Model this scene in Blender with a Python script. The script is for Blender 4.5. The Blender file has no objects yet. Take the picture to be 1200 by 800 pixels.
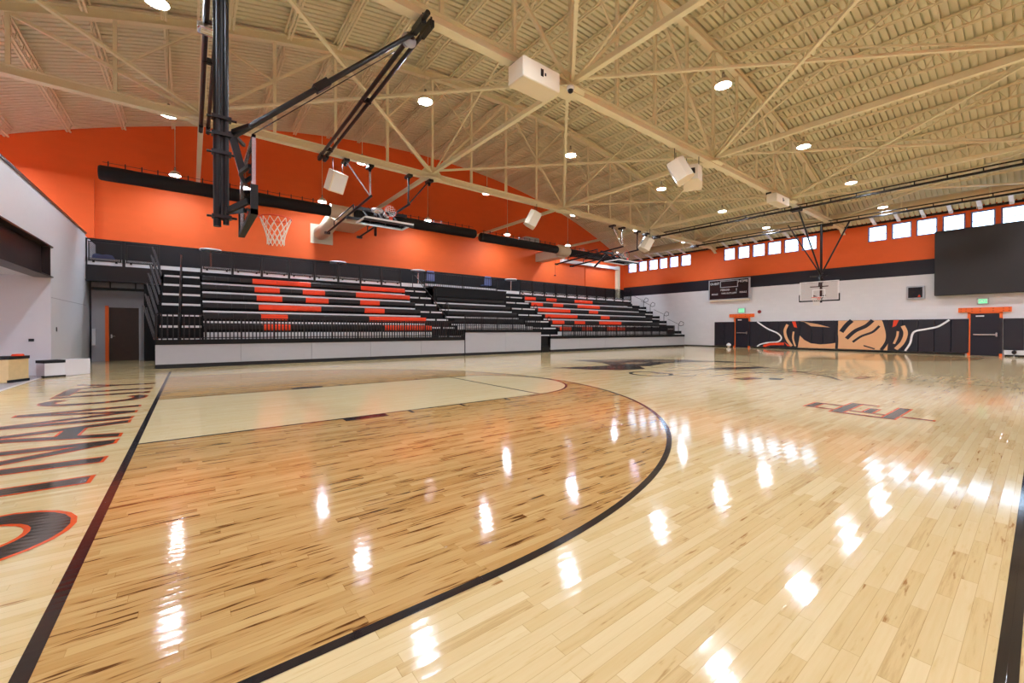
import bpy, math, random
from mathutils import Vector, Matrix
random.seed(4)
S = bpy.context.scene
COL = S.collection
PI = math.pi
R = math.radians
ORD = ['first', 'second', 'third', 'fourth', 'fifth', 'sixth', 'seventh', 'eighth', 'ninth', 'tenth', 'eleventh', 'twelfth', 'thirteenth',
       'fourteenth', 'fifteenth', 'sixteenth', 'seventeenth', 'eighteenth', 'nineteenth', 'twentieth', 'twenty-first', 'twenty-second',
       'twenty-third', 'twenty-fourth', 'twenty-fifth', 'twenty-sixth', 'twenty-seventh', 'twenty-eighth', 'twenty-ninth', 'thirtieth']

# ------------------------------------------------------------------ materials
def srgb(r, g, b):
    f = lambda c: (c / 255 / 12.92) if c / 255 <= 0.04045 else ((c / 255 + 0.055) / 1.055) ** 2.4
    return (f(r), f(g), f(b), 1.0)

def new_mat(name):
    m = bpy.data.materials.new(name)
    m.use_nodes = True
    nt = m.node_tree
    return m, nt, nt.nodes['Principled BSDF']

def mat(name, rgb, rough=0.5, metal=0.0, var=0.06, scale=6.0, bump=0.0, spec=0.5):
    """painted / metal surface with a little procedural mottling"""
    m, nt, b = new_mat(name)
    tc = nt.nodes.new('ShaderNodeTexCoord')
    n = nt.nodes.new('ShaderNodeTexNoise')
    n.inputs['Scale'].default_value = scale
    n.inputs['Detail'].default_value = 4
    nt.links.new(tc.outputs['Object'], n.inputs['Vector'])
    mx = nt.nodes.new('ShaderNodeMix')
    mx.data_type = 'RGBA'
    c = srgb(*rgb)
    mx.inputs[6].default_value = tuple(x * (1 - var) for x in c[:3]) + (1,)
    mx.inputs[7].default_value = tuple(min(1, x * (1 + var)) for x in c[:3]) + (1,)
    nt.links.new(n.outputs['Fac'], mx.inputs[0])
    nt.links.new(mx.outputs[2], b.inputs['Base Color'])
    b.inputs['Roughness'].default_value = rough
    b.inputs['Metallic'].default_value = metal
    b.inputs['Specular IOR Level'].default_value = spec
    if bump:
        bp = nt.nodes.new('ShaderNodeBump')
        bp.inputs['Strength'].default_value = bump
        bp.inputs['Distance'].default_value = 0.01
        nt.links.new(n.outputs['Fac'], bp.inputs['Height'])
        nt.links.new(bp.outputs['Normal'], b.inputs['Normal'])
    return m

def emit_mat(name, rgb, strength):
    m, nt, b = new_mat(name)
    b.inputs['Base Color'].default_value = srgb(*rgb)
    b.inputs['Emission Color'].default_value = srgb(*rgb)
    b.inputs['Emission Strength'].default_value = strength
    return m

def block_mat(name, rgb, axis='x', rough=0.6, bw=0.40, bh=0.20, depth=0.25, mortar=0.93, spec=0.3):
    """painted concrete block wall"""
    m, nt, b = new_mat(name)
    tc = nt.nodes.new('ShaderNodeTexCoord')
    sp = nt.nodes.new('ShaderNodeSeparateXYZ')
    cb = nt.nodes.new('ShaderNodeCombineXYZ')
    nt.links.new(tc.outputs['Object'], sp.inputs[0])
    nt.links.new(sp.outputs['X' if axis == 'x' else 'Y'], cb.inputs[0])
    nt.links.new(sp.outputs['Z'], cb.inputs[1])
    br = nt.nodes.new('ShaderNodeTexBrick')
    br.inputs['Scale'].default_value = 1.0
    br.inputs['Brick Width'].default_value = bw
    br.inputs['Row Height'].default_value = bh
    br.inputs['Mortar Size'].default_value = 0.004
    br.inputs['Mortar Smooth'].default_value = 0.3
    c = srgb(*rgb)
    br.inputs['Color1'].default_value = c
    br.inputs['Color2'].default_value = tuple(x * 0.97 for x in c[:3]) + (1,)
    br.inputs['Mortar'].default_value = tuple(x * mortar for x in c[:3]) + (1,)
    nt.links.new(cb.outputs[0], br.inputs['Vector'])
    nt.links.new(br.outputs['Color'], b.inputs['Base Color'])
    bp = nt.nodes.new('ShaderNodeBump')
    bp.invert = True
    bp.inputs['Strength'].default_value = depth
    bp.inputs['Distance'].default_value = 0.01
    nt.links.new(br.outputs['Fac'], bp.inputs['Height'])
    nt.links.new(bp.outputs['Normal'], b.inputs['Normal'])
    b.inputs['Roughness'].default_value = rough
    b.inputs['Specular IOR Level'].default_value = spec
    return m

def wood_floor_mat(name, light, mid, dark, contrast, rough=0.085, gap=0.75, tint=None, tintmix=0.0, sx=5.0, sy=38.0, thr=0.62, amp=3.2):
    """strip maple boards running along X, varnished"""
    m, nt, b = new_mat(name)
    N = nt.nodes.new
    L = nt.links.new
    def math_(op, a, b_=None, c_=None):
        n = N('ShaderNodeMath')
        n.operation = op
        for i, v in enumerate((a, b_, c_)):
            if v is None:
                continue
            if isinstance(v, (int, float)):
                n.inputs[i].default_value = v
            else:
                L(v, n.inputs[i])
        return n.outputs[0]
    geo = N('ShaderNodeNewGeometry')
    sp = N('ShaderNodeSeparateXYZ')
    L(geo.outputs['Position'], sp.inputs[0])
    x, y = sp.outputs['X'], sp.outputs['Y']
    W, LEN = 0.0575, 0.62
    yr = math_('DIVIDE', y, W)
    row = math_('FLOOR', yr)
    wn = N('ShaderNodeTexWhiteNoise')
    wn.noise_dimensions = '1D'
    L(row, wn.inputs['W'])
    xo = math_('ADD', math_('DIVIDE', x, LEN), math_('MULTIPLY', wn.outputs['Value'], 17.3))
    seg = math_('FLOOR', xo)
    cb = N('ShaderNodeCombineXYZ')
    L(row, cb.inputs[0])
    L(seg, cb.inputs[1])
    w2 = N('ShaderNodeTexWhiteNoise')
    w2.noise_dimensions = '2D'
    L(cb.outputs[0], w2.inputs['Vector'])
    # grain stretched along the board, different for each board
    gv = N('ShaderNodeCombineXYZ')
    L(math_('MULTIPLY', x, 3.0), gv.inputs[0])
    L(math_('MULTIPLY', y, 60.0), gv.inputs[1])
    L(math_('MULTIPLY', w2.outputs['Value'], 40.0), gv.inputs[2])
    gn = N('ShaderNodeTexNoise')
    gn.inputs['Scale'].default_value = 1.0
    gn.inputs['Detail'].default_value = 5
    gn.inputs['Roughness'].default_value = 0.65
    L(gv.outputs[0], gn.inputs['Vector'])
    # mineral streaks
    sv = N('ShaderNodeCombineXYZ')
    L(math_('MULTIPLY', x, sx), sv.inputs[0])
    L(math_('MULTIPLY', y, sy), sv.inputs[1])
    L(math_('MULTIPLY', w2.outputs['Value'], 90.0), sv.inputs[2])
    sn = N('ShaderNodeTexNoise')
    sn.inputs['Scale'].default_value = 1.0
    sn.inputs['Detail'].default_value = 3
    L(sv.outputs[0], sn.inputs['Vector'])
    ramp = N('ShaderNodeValToRGB')
    r = ramp.color_ramp
    r.interpolation = 'LINEAR'
    r.elements[0].position = 0.0
    r.elements[0].color = srgb(*dark)
    r.elements[1].position = 1.0
    r.elements[1].color = srgb(*light)
    e = r.elements.new(0.13)
    e.color = srgb(*[(a + b2) / 2 for a, b2 in zip(dark, mid)])
    e = r.elements.new(0.35)
    e.color = srgb(*mid)
    # value = board tone + grain + streak
    v = math_('ADD', math_('MULTIPLY', math_('SUBTRACT', w2.outputs['Value'], 0.5), contrast), 0.62)
    v = math_('ADD', v, math_('MULTIPLY', math_('SUBTRACT', gn.outputs['Fac'], 0.5), 0.7))
    st = math_('MULTIPLY', math_('MAXIMUM', math_('SUBTRACT', sn.outputs['Fac'], thr), 0.0), -amp)
    v = math_('ADD', v, st)
    # gaps between the boards
    fy = math_('FRACT', yr)
    fx = math_('FRACT', xo)
    gy = math_('LESS_THAN', fy, 0.035)
    gx = math_('LESS_THAN', fx, 0.004)
    g = math_('MAXIMUM', gy, gx)
    L(v, ramp.inputs[0])
    mx = N('ShaderNodeMix')
    mx.data_type = 'RGBA'
    mx.blend_type = 'MULTIPLY'
    L(math_('MULTIPLY', g, 0.55), mx.inputs[0])
    L(ramp.outputs['Color'], mx.inputs[6])
    mx.inputs[7].default_value = (gap * 0.8, gap * 0.6, gap * 0.4, 1)
    out = mx.outputs[2]
    if tint:
        m2 = N('ShaderNodeMix')
        m2.data_type = 'RGBA'
        m2.inputs[0].default_value = tintmix
        L(out, m2.inputs[6])
        m2.inputs[7].default_value = srgb(*tint)
        out = m2.outputs[2]
    L(out, b.inputs['Base Color'])
    b.inputs['Roughness'].default_value = rough
    b.inputs['IOR'].default_value = 1.5
    # slight cupping of each strip and per board tilt make the reflections break up along the boards
    cup = math_('MULTIPLY', math_('POWER', math_('SUBTRACT', fy, 0.5), 2.0), 0.0009)
    wav = N('ShaderNodeTexNoise')
    wav.inputs['Scale'].default_value = 1.0
    wav.inputs['Detail'].default_value = 2
    wv = N('ShaderNodeCombineXYZ')
    L(math_('MULTIPLY', x, 4.0), wv.inputs[0])
    L(math_('MULTIPLY', y, 9.0), wv.inputs[1])
    L(wv.outputs[0], wav.inputs['Vector'])
    h = math_('ADD', cup, math_('MULTIPLY', wav.outputs['Fac'], 0.0004))
    fg = N('ShaderNodeTexNoise')
    fg.inputs['Scale'].default_value = 1.0
    fg.inputs['Detail'].default_value = 2
    fv = N('ShaderNodeCombineXYZ')
    L(math_('MULTIPLY', x, 14.0), fv.inputs[0])
    L(math_('MULTIPLY', y, 55.0), fv.inputs[1])
    L(fv.outputs[0], fg.inputs['Vector'])
    h = math_('ADD', h, math_('MULTIPLY', fg.outputs['Fac'], 0.00022))
    tilt = math_('MULTIPLY', math_('MULTIPLY', math_('SUBTRACT', w2.outputs['Value'], 0.5), fy), 0.0005)
    h = math_('ADD', h, tilt)
    bp = N('ShaderNodeBump')
    bp.inputs['Strength'].default_value = 0.8
    bp.inputs['Distance'].default_value = 1.0
    L(h, bp.inputs['Height'])
    L(bp.outputs['Normal'], b.inputs['Normal'])
    return m

M = {}
M['maple'] = wood_floor_mat('maple_boards', (234, 213, 164), (222, 194, 138), (168, 122, 72), 0.66)
M['stain'] = wood_floor_mat('stained_maple_boards', (214, 178, 118), (194, 150, 88), (96, 58, 28), 0.62, sx=3.5, sy=42.0, thr=0.545, amp=4.2)
M['pale'] = wood_floor_mat('pale_maple_boards', (236, 218, 174), (228, 205, 152), (204, 168, 112), 0.34)
M['lineblack'] = wood_floor_mat('black_line_paint', (44, 38, 40), (36, 32, 34), (26, 22, 24), 0.3)
M['lettergray'] = wood_floor_mat('charcoal_letter_stain', (86, 74, 64), (68, 58, 50), (42, 36, 32), 0.5)
M['lineorange'] = wood_floor_mat('orange_line_paint', (235, 100, 50), (228, 90, 42), (200, 78, 36), 0.2)
M['tanpaint'] = wood_floor_mat('tan_floor_paint', (200, 160, 120), (190, 150, 110), (170, 130, 90), 0.3)
M['whiteblock'] = block_mat('white_painted_block', (226, 226, 228), 'y')
M['whiteblock_x'] = block_mat('white_painted_block_x', (222, 222, 224), 'x')
M['orange_x'] = block_mat('orange_painted_wall_x', (240, 104, 46), 'x', mortar=0.97, depth=0.06)
M['orange_y'] = block_mat('orange_painted_wall_y', (240, 106, 48), 'y', mortar=0.97, depth=0.06)
M['black_x'] = block_mat('black_painted_block_x', (28, 27, 31), 'x', mortar=0.8, rough=0.45)
M['black_y'] = block_mat('black_painted_block_y', (36, 35, 44), 'y', mortar=0.8, rough=0.45)
M['whitewall'] = mat('white_wall_paint', (222, 222, 226), 0.55, var=0.02)
M['graywall'] = mat('grey_wall_paint', (170, 170, 176), 0.55, var=0.03)
M['deck'] = mat('beige_roof_deck', (232, 228, 200), 0.5, var=0.03)
M['steel'] = mat('beige_painted_steel', (238, 230, 200), 0.42, var=0.03)
M['duct'] = mat('beige_painted_duct', (214, 200, 172), 0.4, var=0.03)
M['cream'] = mat('cream_enamel', (236, 226, 204), 0.4, var=0.02)
M['blacksteel'] = mat('black_enamelled_steel', (17, 16, 18), 0.32, var=0.1)
M['beamsteel'] = mat('dark_brown_black_beam', (40, 32, 32), 0.35, var=0.2)
M['railgrey'] = mat('dark_grey_rail_enamel', (74, 74, 80), 0.35)
M['chrome'] = mat('bright_metal', (200, 200, 204), 0.25, metal=0.9)
M['seatblack'] = mat('black_bench_plastic', (20, 19, 20), 0.45, var=0.1)
M['seatorange'] = mat('orange_bench_plastic', (246, 72, 30), 0.4, var=0.04)
M['deckblack'] = mat('black_bleacher_deck', (11, 11, 12), 0.6, var=0.1, spec=0.3)
M['nosing'] = mat('pale_metal_nosing', (226, 224, 222), 0.35, var=0.03)
M['skirt'] = mat('grey_skirt_panel', (176, 178, 184), 0.45, var=0.03)
M['toe'] = mat('white_kick_board', (246, 248, 252), 0.5, var=0.02)
M['fabricblack'] = mat('black_duct_fabric', (15, 14, 16), 0.8, var=0.15, scale=3, bump=0.5)
M['pad'] = mat('black_vinyl_pad', (30, 29, 40), 0.4, var=0.05)
M['door'] = mat('navy_black_door_paint', (20, 19, 36), 0.4, var=0.04)
M['doorbrown'] = mat('dark_brown_wood_door', (52, 34, 24), 0.35, var=0.25)
M['orangesteel'] = mat('orange_enamel', (246, 110, 40), 0.4, var=0.03)
M['white'] = mat('white_enamel', (240, 240, 240), 0.35, var=0.01)
M['tan'] = mat('tan_vinyl_print', (236, 182, 134), 0.45, var=0.03)
M['concrete'] = mat('grey_concrete_floor', (176, 180, 188), 0.35, var=0.06, scale=3)
M['plywood'] = mat('pale_plywood', (226, 196, 142), 0.5, var=0.12, scale=9)
M['boxwhite'] = mat('white_painted_plywood', (234, 234, 238), 0.45, var=0.02)
M['rubber'] = mat('black_rubber', (24, 24, 26), 0.7, var=0.1)
M['net'] = mat('white_net_cord', (236, 228, 216), 0.7)
M['rim'] = mat('orange_rim_enamel', (232, 70, 30), 0.35)
M['screen'] = mat('dark_screen', (30, 30, 34), 0.18, var=0.03)
M['board'] = mat('matte_black_board', (40, 37, 37), 0.55, var=0.06, scale=1.5)
M['blue'] = mat('blue_fabric', (128, 144, 206), 0.7, var=0.12)
M['tabletop'] = mat('white_laminate', (246, 248, 252), 0.35)
M['copper'] = mat('rusty_orange_post', (176, 96, 66), 0.4)
M['red'] = mat('dark_red_enamel', (150, 44, 48), 0.4)
M['winbloom'] = mat('window_frame_bloom_blue', (120, 146, 214), 0.4)  # bluish bloom of the bright panes put into the frame colour
M['led'] = emit_mat('lamp_lens_glow', (226, 238, 255), 350)
M['green'] = emit_mat('exit_sign_glow', (110, 214, 160), 0.75)
M['white_ink'] = mat('white_ink', (244, 244, 244), 0.5, var=0.0)

def glass_mat(name, tint=(1, 1, 1, 1), refl=1.0):
    m, nt, b = new_mat(name)
    nt.nodes.remove(b)
    out = nt.nodes['Material Output']
    tr = nt.nodes.new('ShaderNodeBsdfTransparent')
    tr.inputs[0].default_value = tint
    gl = nt.nodes.new('ShaderNodeBsdfGlossy')
    gl.inputs['Roughness'].default_value = 0.02
    fr = nt.nodes.new('ShaderNodeFresnel')
    fr.inputs[0].default_value = 1.5
    mx = nt.nodes.new('ShaderNodeMixShader')
    nt.links.new(fr.outputs[0], mx.inputs[0])
    nt.links.new(tr.outputs[0], mx.inputs[1])
    nt.links.new(gl.outputs[0], mx.inputs[2])
    nt.links.new(mx.outputs[0], out.inputs[0])
    return m
M['glass'] = glass_mat('window_glass', (0.93, 0.97, 1, 1))
M['boardglass'] = glass_mat('backboard_glass', (0.96, 0.98, 0.97, 1))

# ------------------------------------------------------------------ mesh builder
class MB:
    def __init__(s):
        s.v, s.f, s.mi, s.sm = [], [], [], []
        s.mats = []
    def _m(s, m):
        if m not in s.mats:
            s.mats.append(m)
        return s.mats.index(m)
    def add(s, verts, faces, m=None, smooth=False):
        o = len(s.v)
        s.v += [tuple(p) for p in verts]
        k = s._m(m)
        for f in faces:
            s.f.append(tuple(i + o for i in f))
            s.mi.append(k)
            s.sm.append(smooth)
        return s
    def box(s, x0, x1, y0, y1, z0, z1, m=None):
        v = [(x, y, z) for z in (z0, z1) for y in (y0, y1) for x in (x0, x1)]
        f = [(0, 2, 3, 1), (4, 5, 7, 6), (0, 1, 5, 4), (2, 6, 7, 3), (0, 4, 6, 2), (1, 3, 7, 5)]
        return s.add(v, f, m)
    def bbox(s, x0, x1, y0, y1, z0, z1, c=0.01, m=None):
        """box with chamfered edges"""
        pts = []
        for z, ins in ((z0, c), (z0 + c, 0), (z1 - c, 0), (z1, c)):
            a, b2, d, e = x0 + ins, x1 - ins, y0 + ins, y1 - ins
            pts.append([(a + c, d, z), (b2 - c, d, z), (b2, d + c, z), (b2, e - c, z), (b2 - c, e, z), (a + c, e, z), (a, e - c, z), (a, d + c, z)])
        v = [p for r_ in pts for p in r_]
        f = [tuple(range(7, -1, -1)), tuple(range(24, 32))]
        for k in range(3):
            for i in range(8):
                j = (i + 1) % 8
                f.append((k * 8 + i, k * 8 + j, k * 8 + 8 + j, k * 8 + 8 + i))
        return s.add(v, f, m)
    def frame(s, p0, p1, up=(0, 0, 1)):
        p0, p1 = Vector(p0), Vector(p1)
        d = (p1 - p0).normalized()
        u = Vector(up)
        if abs(d.dot(u)) > 0.97:
            u = Vector((1, 0, 0))
        a = d.cross(u).normalized()
        b2 = a.cross(d).normalized()
        return p0, p1, a, b2
    def bar(s, p0, p1, w, h, m=None, up=(0, 0, 1)):
        p0, p1, a, b2 = s.frame(p0, p1, up)
        v = []
        for p in (p0, p1):
            for i, j in ((-1, -1), (1, -1), (1, 1), (-1, 1)):
                v.append(p + a * (i * w / 2) + b2 * (j * h / 2))
        f = [(3, 2, 1, 0), (4, 5, 6, 7)] + [(i, (i + 1) % 4, (i + 1) % 4 + 4, i + 4) for i in range(4)]
        return s.add(v, f, m)
    def tube(s, p0, p1, r0, m=None, n=10, r1=None, cap=True):
        r1 = r0 if r1 is None else r1
        p0, p1, a, b2 = s.frame(p0, p1)
        v = []
        for p, r_ in ((p0, r0), (p1, r1)):
            for i in range(n):
                t = 2 * PI * i / n
                v.append(p + a * (r_ * math.cos(t)) + b2 * (r_ * math.sin(t)))
        s.add(v, [(i, (i + 1) % n, (i + 1) % n + n, i + n) for i in range(n)], m, True)
        if cap:
            s.add(v, [tuple(range(n - 1, -1, -1)), tuple(range(n, 2 * n))], m)
        return s
    def path(s, pts, r_, m=None, n=8, closed=False):
        """tube along a polyline"""
        P = [Vector(p) for p in pts]
        k = len(P)
        rings = []
        prev = None
        for i in range(k):
            if closed:
                d = (P[(i + 1) % k] - P[i - 1]).normalized()
            else:
                d = (P[min(i + 1, k - 1)] - P[max(i - 1, 0)]).normalized()
            if prev is None:
                u = Vector((0, 0, 1)) if abs(d.z) < 0.9 else Vector((1, 0, 0))
                a = d.cross(u).normalized()
            else:
                a = (prev - d * prev.dot(d)).normalized()
            prev = a
            b2 = d.cross(a)
            rings.append([P[i] + a * (r_ * math.cos(2 * PI * j / n)) + b2 * (r_ * math.sin(2 * PI * j / n)) for j in range(n)])
        v = [p for rg in rings for p in rg]
        f = []
        for i in range(k if closed else k - 1):
            for j in range(n):
                i2 = (i + 1) % k
                f.append((i * n + j, i * n + (j + 1) % n, i2 * n + (j + 1) % n, i2 * n + j))
        s.add(v, f, m, True)
        if not closed:
            s.add(v, [tuple(range(n - 1, -1, -1)), tuple(range((k - 1) * n, k * n))], m)
        return s
    def lathe(s, prof, c=(0, 0, 0), m=None, n=24, axis='z'):
        v, f = [], []
        for r_, z in prof:
            for i in range(n):
                t = 2 * PI * i / n
                p = (r_ * math.cos(t), r_ * math.sin(t), z)
                if axis == 'x':
                    p = (z, p[0], p[1])
                elif axis == 'y':
                    p = (p[1], z, p[0])
                v.append((c[0] + p[0], c[1] + p[1], c[2] + p[2]))
        for k in range(len(prof) - 1):
            for i in range(n):
                j = (i + 1) % n
                f.append((k * n + i, k * n + j, k * n + n + j, k * n + n + i))
        return s.add(v, f, m, True)
    def prism(s, poly, z0, z1, m=None, plane='xy', c0=0.0):
        """extruded polygon; plane xy: (x,y) up z; yz: (y,z) along x; xz: (x,z) along y"""
        def P(p, h):
            return (p[0], p[1], h) if plane == 'xy' else (h, p[0], p[1]) if plane == 'yz' else (p[0], h, p[1])
        n = len(poly)
        v = [P(p, z0) for p in poly] + [P(p, z1) for p in poly]
        f = [tuple(range(n - 1, -1, -1)), tuple(range(n, 2 * n))]
        f += [(i, (i + 1) % n, (i + 1) % n + n, i + n) for i in range(n)]
        return s.add(v, f, m)
    def flat(s, poly, z, m=None):
        return s.add([(p[0], p[1], z) for p in poly], [tuple(range(len(poly)))], m)
    def build(s, name, m=None, parent=None, at=None, wloc=(0, 0, 0)):
        """link as one object; verts are world coordinates, parent sits at wloc"""
        me = bpy.data.meshes.new(name)
        o = Vector(parent['_w']) if parent is not None and '_w' in parent else Vector(at if at else (0, 0, 0))
        me.from_pydata([(p[0] - o.x, p[1] - o.y, p[2] - o.z) for p in s.v], [], s.f)
        for k in s.mats:
            me.materials.append(k if k is not None else m)
        me.polygons.foreach_set('material_index', s.mi)
        me.polygons.foreach_set('use_smooth', s.sm)
        me.update()
        ob = bpy.data.objects.new(name, me)
        COL.objects.link(ob)
        if parent is not None:
            ob.parent = parent
            ob['_w'] = tuple(o)
        else:
            ob.location = o
            ob['_w'] = tuple(o)
        return ob

def tag(o, label=None, cat=None, group=None, kind=None):
    if label: o['label'] = label
    if cat: o['category'] = cat
    if group: o['group'] = group
    if kind: o['kind'] = kind
    return o

def empty(name, loc, label, cat, group=None, kind=None):
    o = bpy.data.objects.new(name, None)
    COL.objects.link(o)
    o.location = loc
    o.empty_display_size = 0.1
    o['_w'] = tuple(loc)
    return tag(o, label, cat, group, kind)

def dup(root, loc, label, group=None):
    """copy of a thing with copies of its parts and sub-parts (mesh data shared)"""
    r = root.copy()
    COL.objects.link(r)
    r.location = loc
    r['label'] = label
    if group: r['group'] = group
    for ch in list(root.children):
        c = ch.copy()
        COL.objects.link(c)
        c.parent = r
        for g in ch.children:
            d = g.copy()
            COL.objects.link(d)
            d.parent = c
    return r

def struct(mb, name, m=None, label=None):
    o = mb.build(name, m)
    o['kind'] = 'structure'
    if label: o['label'] = label
    return o

def text_mb(mb, body, place, size, m, align='CENTER'):
    """lettering cut to mesh; place(u, v) -> world point for text-plane coordinates"""
    cu = bpy.data.curves.new('lettering', 'FONT')
    cu.body = body
    cu.size = size
    cu.align_x = align
    cu.resolution_u = 3
    ob = bpy.data.objects.new('lettering', cu)
    COL.objects.link(ob)
    bpy.context.view_layer.update()
    dg = bpy.context.evaluated_depsgraph_get()
    me = ob.evaluated_get(dg).to_mesh()
    mb.add([place(v.co.x, v.co.y) for v in me.vertices], [tuple(p.vertices) for p in me.polygons], m)
    ob.evaluated_get(dg).to_mesh_clear()
    bpy.data.objects.remove(ob)
    bpy.data.curves.remove(cu)
    return mb

# ------------------------------------------------------------------ dimensions
XE = 31.6            # end wall with the windows
YB = 23.44           # wall behind the bleachers
YN = -8.2            # wall behind the viewpoint
XL = -7.0            # outer wall over the loft
XG = -2.5            # low grey wall at the court end
YC = 7.649           # court centre line
def roofz(x):
    return 11.93 - 43.6 + math.sqrt(43.6 ** 2 - (x - 12.3) ** 2)

# ------------------------------------------------------------------ floor and its painted court
fl = MB().box(XG, XE + 0.3, YN, YB, -0.1, 0)
floor = struct(fl, 'floor', M['maple'], 'glossy maple strip gymnasium floor')
MB().box(XL - 1, XG, YN, YB, -0.1, -0.004).build('concrete_floor', M['concrete'], floor)['label'] = 'grey concrete floor of the side bay'
MB().box(XG - 0.06, XG + 0.01, YN, 21.0, -0.05, 0.006).build('floor_edge_strip', M['nosing'], floor)
def arc(cx, cy, r, a0, a1, n=64):
    return [(cx + r * math.cos(a0 + (a1 - a0) * i / n), cy + r * math.sin(a0 + (a1 - a0) * i / n)) for i in range(n + 1)]
def line_strip(mb, pts, w, z, m=None):
    """painted line of constant width along a plan polyline"""
    n = len(pts)
    L_, R_ = [], []
    for i in range(n):
        a = Vector(pts[max(i - 1, 0)])
        b = Vector(pts[min(i + 1, n - 1)])
        d = (b - a).normalized()
        nn = Vector((-d.y, d.x)) * (w / 2)
        p = Vector(pts[i])
        L_.append(p + nn)
        R_.append(p - nn)
    v = [(p.x, p.y, z) for p in L_] + [(p.x, p.y, z) for p in R_]
    return mb.add(v, [(n + i, n + i + 1, i + 1, i) for i in range(n - 1)], m)
R3, KW, FT, RC = 6.02, 1.757, 5.794, 1.83
XF = 29.35           # far baseline
st = MB()
def half(mirror):
    fx = (lambda x: XF - x) if mirror else (lambda x: x)
    a = [(0, YC - R3)] + arc(1.6, YC, R3, -PI / 2, PI / 2) + [(0, YC + R3)]
    p = [(fx(x), y) for x, y in a]
    st.flat(p[::-1] if mirror else p, 0.0006)
half(False)
half(True)
st.build('stained_three_point_area', M['stain'], floor)['label'] = 'darker honey stained maple inside the three point arc'
ky = MB()
for mr in (False, True):
    fx = (lambda x: XF - x) if mr else (lambda x: x)
    a = [(0, YC - KW), (FT, YC - KW)] + arc(FT, YC, KW, -PI / 2, PI / 2, 40)[1:-1] + [(FT, YC + KW), (0, YC + KW)]
    p = [(fx(x), y) for x, y in a]
    ky.flat(p[::-1] if mr else p, 0.0012)
ky.build('free_throw_lane', M['pale'], floor)['label'] = 'pale unstained maple lane and free throw circle'
ln = MB()
Z1 = 0.0019
for mr in (False, True):
    fx = (lambda x: XF - x) if mr else (lambda x: x)
    T = lambda ps: [(fx(x), y) for x, y in ps]
    line_strip(ln, T([(0, YC - R3), (1.6, YC - R3)]), 0.05, Z1)
    line_strip(ln, T(arc(1.6, YC, R3, -PI / 2, PI / 2, 120)), 0.055, Z1)
    line_strip(ln, T([(0, YC + R3), (1.6, YC + R3)]), 0.02, Z1)
    for sgn in (-1, 1):
        line_strip(ln, T([(0, YC + sgn * KW), (FT, YC + sgn * KW)]), 0.045, Z1)
        y0 = YC + sgn * KW
        y1 = y0 + sgn * 0.20
        # lane blocks and space marks
        for x0, x1 in ((3.08, 3.13), (3.98, 4.03), (4.9, 4.95)):
            ln.add([(fx(x0), y0, Z1), (fx(x1), y0, Z1), (fx(x1), y1, Z1), (fx(x0), y1, Z1)], [(0, 1, 2, 3) if (sgn > 0) != mr else (3, 2, 1, 0)])
        ln.add([(fx(2.13), y0, Z1), (fx(2.73), y0, Z1), (fx(2.73), y1, Z1), (fx(2.13), y1, Z1)], [(0, 1, 2, 3) if (sgn > 0) != mr else (3, 2, 1, 0)])
    line_strip(ln, T([(FT, YC - KW), (FT, YC + KW)]), 0.05, Z1)
    line_strip(ln, T(arc(FT, YC, KW, -PI / 2, PI / 2, 60)), 0.05, Z1)
    line_strip(ln, T([(0, -0.025), (0, 15.35)]), 0.055, Z1 + 0.0004)
line_strip(ln, [(-0.03, -0.0), (XF + 0.03, 0.0)], 0.056, Z1 + 0.0004)
line_strip(ln, [(XF / 2, 0.0), (XF / 2, 15.35)], 0.055, Z1)
ln.build('court_lines', M['lineblack'], floor)['label'] = 'black painted court lines'

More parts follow.
